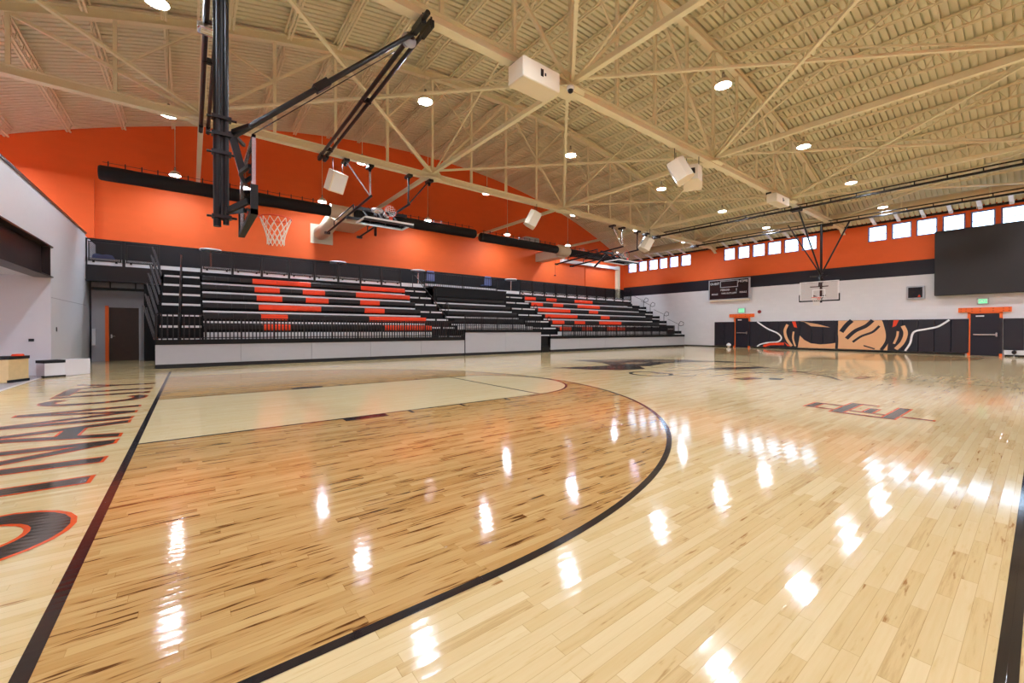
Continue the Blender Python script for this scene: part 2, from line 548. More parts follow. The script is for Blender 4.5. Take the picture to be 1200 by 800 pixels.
# lettering along the baseline: P U T N A M  C I T Y, tops away from the court
class Letters:
    """strokes in plan: orange outline underneath, charcoal fill on top"""
    def __init__(s): s.fill, s.edge = MB(), MB()
    def poly(s, pts, e=0.03):
        c = Vector((sum(p[0] for p in pts) / len(pts), sum(p[1] for p in pts) / len(pts)))
        a2 = sum(pts[i][0] * pts[(i + 1) % len(pts)][1] - pts[(i + 1) % len(pts)][0] * pts[i][1] for i in range(len(pts)))
        if a2 < 0: pts = pts[::-1]
        n = len(pts)
        out = []
        for i in range(n):
            a, b, d = Vector(pts[i - 1]), Vector(pts[i]), Vector(pts[(i + 1) % n])
            e1, e2 = (b - a).normalized(), (d - b).normalized()
            n1, n2 = Vector((e1.y, -e1.x)), Vector((e2.y, -e2.x))
            k = (n1 + n2)
            k = k / max(0.35, (1 + n1.dot(n2)))
            out.append(b + k * e)
        s.edge.flat([(p.x, p.y) for p in out], s.ze)
        s.fill.flat(pts, s.zf)
        s.ze += 0.000004
        s.zf += 0.000004
    ze, zf = 0.0026, 0.0032
    def bar(s, a, b, w, cut=None):
        a, b = Vector(a), Vector(b)
        d = (b - a).normalized()
        nn = Vector((-d.y, d.x)) * (w / 2)
        s.poly([tuple(a + nn), tuple(a - nn), tuple(b - nn), tuple(b + nn)])
    def curve(s, pts, w):
        n = len(pts)
        L_, R_ = [], []
        for i in range(n):
            a = Vector(pts[max(i - 1, 0)]); b = Vector(pts[min(i + 1, n - 1)])
            d = (b - a).normalized()
            nn = Vector((-d.y, d.x)) * (w / 2)
            L_.append(Vector(pts[i]) + nn); R_.append(Vector(pts[i]) - nn)
        for mb, z, ex in ((s.edge, s.ze, 0.03), (s.fill, s.zf, 0)):
            l2, r2 = [], []
            for i in range(n):
                k = (L_[i] - R_[i]).normalized() * ex
                l2.append(L_[i] + k); r2.append(R_[i] - k)
            if ex:
                d0 = (Vector(pts[0]) - Vector(pts[1])).normalized() * ex
                d1 = (Vector(pts[-1]) - Vector(pts[-2])).normalized() * ex
                l2[0] = l2[0] + d0; r2[0] = r2[0] + d0; l2[-1] = l2[-1] + d1; r2[-1] = r2[-1] + d1
            v = [(p.x, p.y, z) for p in l2] + [(p.x, p.y, z) for p in r2]
            mb.add(v, [(n + i, n + i + 1, i + 1, i) for i in range(n - 1)])
    def done(s, nm):
        s.edge.build(nm + '_outline', M['lineorange'], floor)['label'] = 'orange outline of the floor lettering'
        s.fill.build(nm + '_fill', M['lettergray'], floor)['label'] = 'charcoal letters painted on the floor'
B_, T_ = -0.19, -1.47
lt = Letters()
# P
lt.bar((B_, 1.90), (T_, 1.90), 0.17)
lt.curve([(-1.40, 1.98), (-1.40, 2.35)] + [(-1.09 - 0.31 * math.cos(t * PI / 10), 2.35 + 0.3 * math.sin(t * PI / 10)) for t in range(1, 10)] + [(-0.78, 2.35), (-0.78, 1.98)], 0.16)
# U
lt.curve([(T_, 3.43), (-0.62, 3.40)] + [(-0.55 + 0.335 * math.sin(t * PI / 12), 3.72 - 0.335 * math.cos(t * PI / 12)) for t in range(1, 12)] + [(-0.62, 4.04), (T_, 4.07)], 0.17)
# T
lt.bar((B_, 4.74), (T_ + 0.14, 4.76), 0.18)
lt.bar((-1.40, 4.36), (-1.40, 5.16), 0.15)
# N
lt.bar((B_, 5.40), (T_, 5.46), 0.18)
lt.bar((B_, 6.20), (T_, 6.26), 0.16)
lt.poly([(B_, 6.28), (B_, 6.10), (T_, 5.40), (T_, 5.56)])
# A
lt.poly([(B_, 6.47), (B_, 6.64), (T_, 7.13), (T_, 6.97)])
lt.poly([(B_, 7.54), (B_, 7.36), (T_, 7.02), (T_, 7.17)])
lt.poly([(-0.57, 6.76), (-0.57, 7.28), (-0.74, 7.22), (-0.74, 6.84)])
# M
lt.bar((B_, 7.75), (T_, 7.83), 0.16)
lt.bar((B_, 8.87), (T_, 8.80), 0.15)
lt.poly([(B_, 8.37), (B_, 8.23), (T_, 7.80), (T_, 7.95)])
lt.poly([(B_, 8.37), (B_, 8.23), (T_, 8.72), (T_, 8.86)])
# C
lt.curve([(-0.36, 10.30), (-0.25, 10.10)] + [(-0.83 + 0.57 * math.cos(t * PI / 14), 9.98 - 0.38 * math.sin(t * PI / 14)) for t in range(1, 14)] + [(-1.41, 10.10), (-1.30, 10.30)], 0.16)
# I
lt.bar((B_, 10.72), (T_, 10.76), 0.16)
# T
lt.bar((B_, 11.34), (T_ + 0.14, 11.44), 0.17)
lt.bar((-1.40, 10.98), (-1.40, 11.98), 0.15)
# Y
lt.bar((B_, 12.32), (-0.85, 12.40), 0.16)
lt.poly([(-0.80, 12.32), (-0.80, 12.48), (T_, 12.98), (T_, 12.80)])
lt.poly([(-0.80, 12.32), (-0.80, 12.48), (T_, 12.14), (T_, 11.98)])
lt.done('baseline_lettering')
# interlocked P C beside the near sideline
pc = Letters()
pc.ze, pc.zf = 0.0026, 0.0032
pc.bar((8.42, 2.27), (8.98, 2.27), 0.11)
pc.bar((8.95, 2.26), (8.95, 1.88), 0.05)
pc.bar((8.45, 2.26), (8.45, 1.88), 0.05)
pc.bar((8.21, 1.86), (9.40, 1.86), 0.13)
pc.bar((9.37, 1.80), (9.37, 1.60), 0.05)
pc.bar((8.53, 1.80), (8.53, 1.33), 0.05)
pc.bar((8.52, 1.56), (9.02, 1.56), 0.10)
pc.bar((8.24, 1.80), (8.24, 1.30), 0.06)
pc.bar((8.22, 1.27), (9.42, 1.27), 0.12)
pc.bar((8.54, 1.22), (8.54, 0.86), 0.05)
pc.done('floor_monogram')
# centre circle artwork: plain dark shapes with tan between them
ce, ct = MB(), MB()
for p in ([(9.76, 9.75), (10.3, 8.6), (11.0, 7.9), (11.9, 7.7), (12.6, 8.4), (12.2, 9.2), (11.4, 9.3)],
          [(12.0, 9.1), (12.9, 8.2), (14.6, 8.6), (16.6, 8.0), (16.9, 9.0), (15.4, 10.4), (12.7, 11.9), (12.7, 10.2)],
          [(16.7, 8.6), (16.6, 7.5), (17.6, 6.5), (17.3, 7.6)],
          [(13.4, 6.6), (13.9, 6.0), (15.6, 5.4), (15.7, 5.9), (14.2, 6.5)],
          [(11.4, 4.8), (11.3, 4.5), (12.1, 4.35), (12.2, 4.65)],
          [(12.0, 4.2), (12.05, 3.95), (12.5, 4.0), (12.4, 4.3)],
          [(14.0, 2.95), (14.0, 2.75), (14.9, 2.7), (14.9, 3.0)]):
    ce.flat(p if sum(p[i][0] * p[(i + 1) % len(p)][1] - p[(i + 1) % len(p)][0] * p[i][1] for i in range(len(p))) > 0 else p[::-1], 0.0026)
line_strip(ce, arc(10.75, 6.75, 0.55, 0.3, 5.9, 40), 0.1, 0.0026)
line_strip(ce, arc(11.3, 6.1, 0.35, 0, 5.0, 30), 0.06, 0.0026)
line_strip(ce, [(11.8, 6.9), (13.2, 6.5), (14.4, 5.2), (15.4, 3.4)], 0.07, 0.0026)
line_strip(ce, [(11.6, 5.4), (13.0, 5.3), (14.6, 4.5), (16.2, 3.6)], 0.06, 0.0026)
line_strip(ce, [(15.9, 6.2), (15.2, 4.8), (13.9, 3.4), (13.2, 3.0)], 0.09, 0.0026)
line_strip(ce, [(13.6, 5.2), (14.1, 4.4), (14.3, 3.5), (14.2, 2.9)], 0.06, 0.0026)
for p in ([(12.8, 9.3), (13.4, 8.9), (14.4, 9.2), (13.5, 9.6)], [(13.2, 10.6), (13.9, 10.1), (14.6, 10.2), (13.8, 10.9)], [(14.6, 9.2), (15.4, 8.8), (15.9, 9.1), (15.1, 9.6)],
          [(10.9, 6.6), (11.2, 6.3), (11.4, 6.8), (11.1, 7.0)], [(14.2, 2.95), (14.2, 2.78), (14.7, 2.75), (14.7, 2.95)]):
    ct.flat(p if sum(p[i][0] * p[(i + 1) % len(p)][1] - p[(i + 1) % len(p)][0] * p[i][1] for i in range(len(p))) > 0 else p[::-1], 0.0032)
ce.build('centre_court_artwork', M['lettergray'], floor)['label'] = 'charcoal shapes painted at mid court'
ct.build('centre_court_highlights', M['tanpaint'], floor)

# ------------------------------------------------------------------ walls
w = MB()
# wall behind the bleachers: arched top follows the roof
xs = [XL - 0.3 + (XE + 0.6 - XL) * i / 60 for i in range(61)]
poly = [(xs[0], 4.88), (xs[-1], 4.88)] + [(x, roofz(min(max(x, XL), XE)) + 0.02) for x in xs[::-1]]
w.prism(poly, YB, YB + 0.3, M['orange_x'], 'xz')
w.box(-7.3, -2.9, YB - 0.14, YB, 4.7, 7.24, M['orange_x'])
w.box(-2.9, -2.58, YB - 0.14, YB, 4.88, 7.24, M['orange_x'])
w.box(XL - 0.3, XE + 0.3, YB, YB + 0.3, 3.4, 4.88, M['black_x'])
w.box(XL - 0.3, XE + 0.3, YB, YB + 0.3, -0.1, 3.4, M['graywall'])
wall_back = struct(w, 'wall_back', None, 'orange wall with an arched top and a black band behind the bleachers')
# end wall with clerestory windows
w = MB()
G = [[(22.99, 22.09), (21.9, 21.05), (20.88, 20.0), (19.87, 19.1), (18.93, 18.12), (17.93, 17.07)],
     [(14.52, 13.71), (13.53, 12.72), (12.55, 11.73), (11.58, 10.74), (10.58, 9.74), (9.57, 8.75)],
     [(6.27, 5.43), (5.24, 4.42), (4.24, 3.43), (3.25, 2.43), (2.25, 1.43), (1.26, 0.42)],
     [(-1.98, -2.82), (-2.98, -3.82), (-3.98, -4.82), (-4.98, -5.82)]]
ZW0, ZW1 = 6.36, 7.24
w.box(XE, XE + 0.3, YN, YB, 5.06, ZW0, M['orange_y'])
w.box(XE, XE + 0.3, YN, YB, ZW1, 7.60, M['orange_y'])
spans = sorted([(b, a) for g in G for a, b in g])
y = YN
for a, b in spans:
    w.box(XE, XE + 0.3, y, a, ZW0, ZW1, M['orange_y'])
    y = b
w.box(XE, XE + 0.3, y, YB, ZW0, ZW1, M['orange_y'])
w.box(XE, XE + 0.3, YN, YB, 4.25, 5.06, M['black_y'])
w.box(XE, XE + 0.3, YN, YB, -0.1, 4.25, M['whiteblock'])
struct(w, 'wall_end', None, 'end wall: orange with windows, black stripe, white block below')
struct(MB().box(XE - 0.06, XE, YN, YB - 0.3, 7.34, 7.46), 'trim_2', M['blacksteel'], 'black strip along the top of the window wall')
n = 0
for g in G:
    for a, b in g:
        n += 1
        wf = MB()
        t = 0.06
        x0, x1 = XE + 0.06, XE + 0.14
        wf.box(x0, x1, b, a, ZW0, ZW0 + t); wf.box(x0, x1, b, a, ZW1 - t, ZW1)
        wf.box(x0, x1, b, b + t, ZW0 + t, ZW1 - t); wf.box(x0, x1, a - t, a, ZW0 + t, ZW1 - t)
        zm = ZW0 + 0.40
        wf.box(x0, x1, b + t, a - t, zm - 0.015, zm + 0.015)
        o = struct(wf, 'window_%d' % n, M['winbloom'])
        MB().box(XE + 0.095, XE + 0.105, b + t, a - t, ZW0 + t, ZW1 - t).build('window_glass', M['glass'], o)
# wall behind the viewpoint
w = MB()
poly = [(xs[0], 3.0), (xs[-1], 3.0)] + [(x, roofz(min(max(x, XL), XE)) + 0.02) for x in xs[::-1]]
w.prism(poly, YN - 0.3, YN, M['orange_x'], 'xz')
w.box(XL - 0.3, XE + 0.3, YN - 0.3, YN, -0.1, 3.0, M['whiteblock_x'])
struct(w, 'wall_near', None, 'white and orange wall along the near side')
# outer wall above the loft
w = MB().box(XL - 0.3, XL, YN, YB, -0.1, roofz(XL) + 0.1, M['orange_y'])
struct(w, 'wall_outer', None, 'orange wall beyond the loft')
# low grey wall with the wide opening, loft slab behind it
w = MB()
w.box(XG - 0.3, XG, 16.30, 21.0, -0.1, 4.62)
w.box(XG - 0.3, XG, 4.6, 16.30, 3.42, 4.62)
w.box(XG - 0.3, XG, YN, 4.6, -0.1, 4.62)
w.box(XG - 0.3, XG - 0.06, 21.0, YB, -0.1, 4.62)
wl = struct(w, 'wall_left', M['whitewall'], 'low white wall at the court end with a wide opening')
MB().box(XG - 0.36, XG + 0.03, YN, 21.0, 4.62, 4.68).build('wall_cap', M['blacksteel'], wl)['label'] = 'black metal cap on the low wall'
MB().box(XG - 0.001, XG + 0.004, 16.36, 20.95, 2.07, 2.085).build('wall_joint', M['graywall'], wl)
w = MB().box(XL, XG - 0.3, YN, YB, 4.4, 4.6)
struct(w, 'ceiling_loft', M['whitewall'], 'white loft slab over the side bay')
w = MB().box(XL, XG - 0.3, 16.31, 16.75, -0.1, 4.4)
struct(w, 'wall_bay', M['whitewall'], 'white end wall inside the side bay')
w = MB().box(XL, XG - 0.3, 4.6, 16.31, 2.63, 2.75)
struct(w, 'ceiling_bay', M['whitewall'], 'low white ceiling of the side bay')
# steel beam over the opening
w = MB()
ya, yb = 4.6, 16.32
w.box(XG - 0.30, XG + 0.05, ya, yb, 2.60, 2.64)
w.box(XG - 0.30, XG + 0.05, ya, yb, 3.40, 3.44)
w.box(XG - 0.15, XG - 0.12, ya, yb, 2.64, 3.40)
w.box(XG - 0.12, XG + 0.04, yb - 0.25, yb - 0.22, 2.64, 3.40)
struct(w, 'trim_1', M['beamsteel'], 'dark steel beam over the wide opening')
# alcove under the balcony
w = MB()
ya = 22.0
w.box(XG, -2.12, ya, ya + 0.2, 0, 3.0); w.box(-1.08, -0.45, ya, ya + 0.2, 0, 3.0); w.box(-2.12, -1.08, ya, ya + 0.2, 2.12, 3.0)
struct(w, 'wall_alcove', M['graywall'], 'grey wall of the alcove under the balcony')
w = MB().box(-2.02, -1.16, ya + 0.02, ya + 0.07, 0, 2.06)
d = struct(w, 'door_1', M['doorbrown'], 'dark brown door in the alcove')
fr = MB()
fr.box(-2.12, -2.02, ya - 0.06, ya + 0.08, 0, 2.12); 
fr.build('door_frame', M['orangesteel'], d)['label'] = 'orange steel jamb'
fr = MB()
fr.box(-1.16, -1.08, ya - 0.03, ya + 0.08, 0, 2.12); fr.box(-2.02, -1.16, ya - 0.02, ya + 0.08, 2.06, 2.12)
fr.build('door_frame', M['graywall'], d)
MB().tube((-1.95, ya - 0.03, 0.95), (-1.84, ya - 0.03, 0.95), 0.012).box(-1.97, -1.93, ya - 0.01, ya + 0.03, 0.88, 1.02).build('door_handle', M['chrome'], d)
tag(MB().bbox(-2.43, -2.33, 21.55, 21.7, 0.62, 1.24, 0.01).build('wall_box', M['whitewall']), 'white narrow box on the alcove side wall', 'box')
# wall plates
tag(MB().bbox(XG, XG + 0.012, 16.84, 16.91, 1.16, 1.28, 0.003).build('light_switch', M['blacksteel']), 'small black switch plate on the white wall', 'switch')
tag(MB().bbox(-2.90, -2.80, 16.29, 16.31, 0.90, 0.97, 0.003).build('wall_outlet', M['blacksteel']), 'small dark outlet on the end wall of the side bay', 'outlet')
# balcony behind the bleachers
w = MB()
w.box(XG - 0.02, 29.4, 21.02, YB, 3.40, 3.55, M['deckblack'])
w.box(XG - 0.02, -0.45, 20.96, 21.02, 3.02, 3.55, M['blacksteel'])
w.box(XG - 0.02, -0.45, 20.9, 21.06, 2.96, 3.02, M['blacksteel'])
struct(w, 'floor_balcony', None, 'black balcony behind the bleachers')
tb = MB()
tb.tube((XG + 0.1, 21.3, 2.72), (-0.5, 21.3, 2.72), 0.05)
for x in (-1.9, -1.2): tb.tube((x, 21.3, 2.72), (x, 21.3, 3.4), 0.02)
tag(tb.build('sprinkler_pipe', M['blacksteel']), 'black pipe hung under the balcony over the alcove', 'pipe')
# baseboard of the end wall
bb = MB()
bb.box(XE - 0.02, XE, YN, 1.1, 0, 0.08); bb.box(XE - 0.02, XE, 2.4, 12.6, 0, 0.08); bb.box(XE - 0.02, XE, 13.8, YB, 0, 0.08)
struct(bb, 'baseboard_end', M['rubber'])

# ------------------------------------------------------------------ roof deck (ribs run along the arch)
rm = MB()
nx = 72
xa = [XL - 0.3 + (XE + 0.6 - XL) * i / nx for i in range(nx + 1)]
P = 0.205
prof = []
yy = YN - 0.2
while yy < YB + 0.2:
    prof += [(yy, 0.0), (yy + 0.136, 0.0), (yy + 0.142, 0.10), (yy + 0.199, 0.10)]
    yy += P
npf = len(prof)
v = []
for x in xa:
    z = roofz(x)
    v += [(x, a, z + b) for a, b in prof]
f = [(i * npf + j, i * npf + j + 1, (i + 1) * npf + j + 1, (i + 1) * npf + j) for i in range(nx) for j in range(npf - 1)]
rm.add(v, f)
v = [(x, y_, roofz(x) + 0.16) for x in xa for y_ in (YN - 0.4, YB + 0.4)]
rm.add(v, [(2 * i, 2 * i + 1, 2 * i + 3, 2 * i + 2) for i in range(nx)])
struct(rm, 'ceiling', M['deck'], 'beige ribbed metal barrel roof deck')

# ------------------------------------------------------------------ roof trusses
YT = [-0.3, 7.4, 15.1]
TN = ['over the near sideline', 'over mid court', 'in front of the bleachers']
NODE = [-6.65, 0.73, 8.14, 15.55, 22.96, 30.37]
ZB = 7.38                                    # centre of the bottom chord
tc_z = lambda x: roofz(x) - 0.30
def make_truss():
    t = empty('roof_truss', (0, YT[1], 0), 'beige bowstring roof truss ' + TN[1], 'truss', 'roof trusses')
    y = YT[1]
    b = MB()
    b.box(XL, XE, y - 0.11, y + 0.11, ZB - 0.12, ZB - 0.10)
    b.box(XL, XE, y - 0.11, y + 0.11, ZB + 0.10, ZB + 0.12)
    b.box(XL, XE, y - 0.012, y + 0.012, ZB - 0.10, ZB + 0.10)
    b.build('bottom_chord', M['steel'], t)
    c = MB()
    xs2 = [XL + (XE - XL) * i / 48 for i in range(49)]
    for z0, z1, hw in ((-0.14, -0.12, 0.10), (0.12, 0.14, 0.10), (-0.12, 0.12, 0.012)):
        vv = []
        for x in xs2:
            zc = tc_z(x)
            vv += [(x, y - hw, zc + z0), (x, y + hw, zc + z0), (x, y + hw, zc + z1), (x, y - hw, zc + z1)]
        ff = []
        for i in range(48):
            for j in range(4):
                ff.append((4 * i + j, 4 * i + (j + 1) % 4, 4 * i + 4 + (j + 1) % 4, 4 * i + 4 + j))
        c.add(vv, ff)
    c.build('top_chord', M['steel'], t)
    x = NODE[0]
    k = 0
    st_ = 1.8525
    while x < XE - 0.6:
        if tc_z(x) - ZB > 0.5:
            main = k % 4 == 0
            MB().bar((x, y, ZB + 0.1), (x, y, tc_z(x) - 0.1), 0.10 if main else 0.085, 0.085).build('web_vertical', M['steel'], t)
        x += st_
        k += 1
    for xn in NODE:
        for s in (-1, 1):
            xe = xn + s * st_ * 2
            if XL + 0.3 < xe < XE - 0.3 and tc_z(xe) - ZB > 0.9:
                MB().bar((xn, y, ZB + 0.1), (xe, y, tc_z(xe) - 0.1), 0.085, 0.08).build('web_diagonal', M['steel'], t)
                xm = xn + s * st_
                zm = (ZB + tc_z(xe)) / 2
                if tc_z(xn) - ZB > 1.2:
                    MB().bar((xm, y, zm), (xn, y, tc_z(xn) - 0.1), 0.05, 0.05).build('web_strut', M['steel'], t)
        if XL + 0.5 < xn < XE - 0.5:
            g = MB()
            g.prism([(xn - 0.45, ZB + 0.14), (xn + 0.45, ZB + 0.14), (xn + 0.2, ZB + 0.42), (xn - 0.2, ZB + 0.42)], y - 0.008, y + 0.008, None, 'xz')
            g.prism([(xn - 0.4, y - 0.11), (xn + 0.4, y - 0.11), (xn + 0.22, y - 0.3), (xn - 0.22, y - 0.3)], ZB - 0.095, ZB - 0.08)
            g.prism([(xn - 0.4, y + 0.11), (xn - 0.22, y + 0.3), (xn + 0.22, y + 0.3), (xn + 0.4, y + 0.11)], ZB - 0.095, ZB - 0.08)
            g.build('gusset_plate', M['steel'], t)
    return t
tr = make_truss()
for i in (0, 2):
    dup(tr, (0, YT[i], 0), 'beige bowstring roof truss ' + TN[i])

# struts and cross bracing between trusses
BAY = [(-0.3, 7.4, 'near bay'), (7.4, 15.1, 'middle bay'), (15.1, YB, 'bay over the bleachers')]
def nname(i):
    return ORD[5 - i] + ' node line from the window wall'
for ya, yb, bn in BAY:
    for i, xn in enumerate(NODE[1:5], 1):
        m = MB().bar((xn, ya + 0.11, ZB + 0.13), (xn, yb - (0.11 if yb < 20 else 0), ZB + 0.13), 0.14, 0.13)
        tag(m.build('roof_strut', M['steel'], at=(xn, (ya + yb) / 2, ZB)), 'beige strut in %s, %s node from windows' % (bn, ORD[5 - i]), 'strut', 'bottom chord struts')
        if yb < 20:
            for a, b, wd, s in ((ya, yb, 'rising toward the bleachers', 0), (yb, ya, 'falling toward the bleachers', 1)):
                m = MB().bar((xn - 0.08 + 0.16 * s, a, ZB + 0.15), (xn - 0.08 + 0.16 * s, b, tc_z(xn) - 0.15), 0.05, 0.05)
                tag(m.build('sway_brace', M['steel'], at=(xn, (ya + yb) / 2, 9)), 'sway brace %s, %s, %s node from windows' % (wd, bn, ORD[5 - i]), 'brace', 'sway braces')
    if yb < 20:
        for i in range(0, 5):
            for s in (0, 1):
                lo_, hi_ = (max(NODE[i], -5.2), min(NODE[i + 1], 29.4))
                a, b = (lo_, hi_) if s == 0 else (hi_, lo_)
                dz = 0.12 + 0.09 * s
                m = MB().bar((a, ya + 0.1, ZB + dz), (b, yb - 0.1, ZB + dz), 0.075, 0.06)
                tag(m.build('cross_brace', M['steel'], at=((a + b) / 2, (ya + yb) / 2, ZB)),
                    'cross brace in %s, %s panel from windows, running %s the windows' % (bn, ORD[4 - i], 'toward' if s == 0 else 'away from'), 'brace', 'cross braces')

# open web joists
def make_joist():
    x, y0, L_ = 0.0, 0.0, 7.7
    j = empty('roof_joist', (0, 0, 0), 'x', 'joist', 'roof joists')
    for zc, h, nm in ((-0.06, 0.06, 'chord'), (-0.52, 0.05, 'chord')):
        c = MB()
        ya, yb = (0, L_) if h == 0.06 else (0.5, L_ - 0.5)
        for s in (-1, 1):
            c.box(s * 0.045 - 0.022, s * 0.045 + 0.022, ya, yb, zc - h / 2, zc + h / 2)
        c.build(nm, M['steel'], j)
    wb = MB()
    n = 22
    for i in range(n):
        a = 0.5 + (L_ - 1.0) * i / n
        b = 0.5 + (L_ - 1.0) * (i + 1) / n
        za, zb = (-0.52, -0.06) if i % 2 == 0 else (-0.06, -0.52)
        wb.tube((0, a, za), (0, b, zb), 0.014, None, 5, cap=False)
    wb.tube((0, 0.0, -0.07), (0, 0.5, -0.5), 0.018, None, 5, cap=False)
    wb.tube((0, L_, -0.07), (0, L_ - 0.5, -0.5), 0.018, None, 5, cap=False)
    wb.build('web', M['steel'], j)
    return j
j0 = make_joist()
JX = [-0.08 + 1.515 * k for k in range(-4, 20)]
JB = [(-8.0, 'behind the near sideline truss'), (-0.3, 'between the near and middle trusses'), (7.4, 'between the middle and third trusses'), (15.1, 'between third truss and orange wall')]
first = True
for yb_, nm in JB:
    for k, x in enumerate(JX):
        lab = 'roof joist %s, %s from windows' % (nm, ORD[len(JX) - 1 - k])
        lc = (x, yb_, roofz(x) - 0.02)
        if first:
            j0.location = lc
            j0['label'] = lab
            first = False
        else:
            dup(j0, lc, lab)
# bridging lines across the joists
for q, (ybr, nm) in enumerate(((2.0, 'nearest the near sideline'), (4.8, 'in the near bay'), (9.8, 'in the middle bay'), (12.6, 'beside the third truss'), (18.5, 'over the bleachers'))):
    m = MB()
    m.path([(x, ybr, roofz(x) - 0.55) for x in [XL + 0.3 + (XE - XL - 1) * i / 40 for i in range(41)]], 0.014, None, 5)
    tag(m.build('bridging_rod', M['steel'], at=(12, ybr, 11)), 'thin beige bridging rod under the joists, %s' % nm, 'rod', 'bridging rods')

# ------------------------------------------------------------------ high bay lamps
ZL = 7.45
LX = [-5.65, -0.02, 5.55, 11.19, 16.9, 22.5, 28.1]
LY = [(-5.6, 'behind the near sideline'), (-0.9, 'over the near sideline'), (4.98, 'over the near half of the court'), (10.34, 'over the far half of the court'), (15.62, 'over the front of the bleachers'), (21.6, 'along the orange wall')]
def make_lamp():
    t = empty('high_bay_lamp', (0, 0, ZL), 'x', 'lamp', 'high bay lamps')
    MB().lathe([(0, 0.17), (0.10, 0.17), (0.15, 0.12), (0.19, 0.05), (0.205, 0.0), (0.19, 0.0), (0.19, 0.02), (0, 0.02)], (0, 0, ZL)).build('housing', M['cream'], t)
    MB().lathe([(0, 0.004), (0.165, 0.004), (0.165, 0.018)], (0, 0, ZL)).build('lens', M['led'], t)
    MB().lathe([(0, 0.34), (0.03, 0.34), (0.04, 0.17)], (0, 0, ZL), None, 10).build('hook', M['chrome'], t)
    return t
l0 = make_lamp()
first = True
rods = {}
for y, nm in LY:
    for k, x in enumerate(LX):
        if k == 0 and y < 15: continue
        lab = 'white high bay lamp %s, %s from window wall' % (nm, ORD[6 - k])
        if first:
            l0.location = (x, y, ZL)
            l0['label'] = lab
            o = l0
            first = False
        else:
            o = dup(l0, (x, y, ZL), lab)
        L_ = roofz(x) - ZL - 0.36
        rk = round(L_, 3)
        if rk not in rods:
            me = MB().tube((0, 0, 0.3), (0, 0, 0.3 + L_), 0.012, None, 6)
            ro = me.build('rod', M['steel'], o)
            ro.location = (0, 0, 0)
            ro.data.transform(Matrix.Translation(Vector(o['_w']) if False else Vector((0, 0, 0))))
            # vertices were stored relative to the lamp's own origin
            off = Vector(o['_w'])
            ro.data.transform(Matrix.Translation(off))
            rods[rk] = ro.data
        else:
            ro = bpy.data.objects.new('rod', rods[rk])
            COL.objects.link(ro)
            ro.parent = o

t = empty('bay_lamp', (-4.6, 9.5, 2.63), 'round white lamp on the ceiling of the side bay', 'lamp')
MB().lathe([(0, -0.06), (0.24, -0.06), (0.26, -0.03), (0.26, 0.0)], (-4.6, 9.5, 2.63), None, 28).build('housing', M['cream'], t)
MB().lathe([(0, -0.066), (0.22, -0.066), (0.22, -0.058)], (-4.6, 9.5, 2.63), None, 28).build('lens', M['led'], t)

# ------------------------------------------------------------------ bleachers
Y0 = 16.7
ROWY = [17.45 + 0.62 * k for k in range(6)]
DZ = 0.394
SEAT_Z = [1.19 + DZ * k for k in range(6)]
def picket_panel(x0, x1, z0, z1, pitch, parent, y=Y0 + 0.06, name='guard_panel'):
    m = MB()
    m.bar((x0, y, z1), (x1, y, z1), 0.04, 0.03)
    m.bar((x0, y, z0 + 0.05), (x1, y, z0 + 0.05), 0.03, 0.03)
    n = max(1, round((x1 - x0) / pitch))
    for i in range(n + 1):
        x = x0 + (x1 - x0) * i / n
        r_ = 0.026 if i in (0,) else 0.017
        m.box(x - r_, x + r_, y - r_, y + r_, z0 - 0.05, z1)
    return m.build(name, M['blacksteel'], parent)

def seats(parent, k, segs):
    """segs: (x0, x1, colour) runs of bench on row k; black runs share one part per run"""
    y, z = ROWY[k], SEAT_Z[k]
    for x0, x1, c in segs:
        m = MB()
        n = max(1, round((x1 - x0) / 0.475))
        for i in range(n):
            a = x0 + (x1 - x0) * i / n + 0.003
            b = x0 + (x1 - x0) * (i + 1) / n - 0.003
            m.prism([(y + 0.02, z), (y, z + 0.05), (y, z + 0.19), (y + 0.03, z + 0.215), (y + 0.36, z + 0.20), (y + 0.38, z + 0.23), (y + 0.41, z + 0.23), (y + 0.41, z + 0.17), (y + 0.06, z + 0.165), (y + 0.05, z)][::-1], a, b, None, 'yz')
        o = m.build('bench', M['seatorange'] if c == 'o' else M['seatblack'], parent)
        if c == 'o': o['label'] = 'orange bench module'

def rowdeck(parent, k, x0, x1, tall=False):
    y, z = ROWY[k], SEAT_Z[k]
    m = MB()
    y2 = ROWY[k + 1] + 0.05 if k < 5 else 21.02
    zt = z - 0.07
    m.box(x0, x1, y + 0.02, y2, zt - 0.03, zt)
    m.box(x0, x1, y + 0.10, y + 0.14, zt - (0.30 if k else 0.26), zt - 0.03)
    d = m.build('row_deck', M['deckblack'], parent)
    nb = MB()
    if tall: nb.box(x0, x1, y, y + 0.02, 0.87, zt + 0.005)
    else: nb.box(x0, x1, y, y + 0.02, zt - 0.065, zt + 0.005)
    nb.build('nosing', M['nosing'], d)
    # black heel strip that shades the gap below the seat
    return d

def aisle(parent, xl, xr, shift=0.0, rail=None, ks=range(7)):
    for i in ks:
        y = 16.95 + 0.62 * i
        z = 0.955 + DZ * i
        s = shift * i
        m = MB()
        zb = z - 0.33
        m.box(xl + s, xr + s, y + 0.02, y + 0.40, zb, z)
        d = m.build('aisle_step', M['deckblack'], parent)
        nb = MB()
        if rail:
            nb.box(xl + s + 0.03, rail - 0.05, y, y + 0.02, z - 0.07, z + 0.005)
            nb.box(rail + 0.05, xr + s - 0.03, y, y + 0.02, z - 0.07, z + 0.005)
        else:
            nb.box(xl + s + 0.03, xr + s - 0.03, y, y + 0.02, z - 0.07, z + 0.005)
        nb.build('nosing', M['nosing'], d)

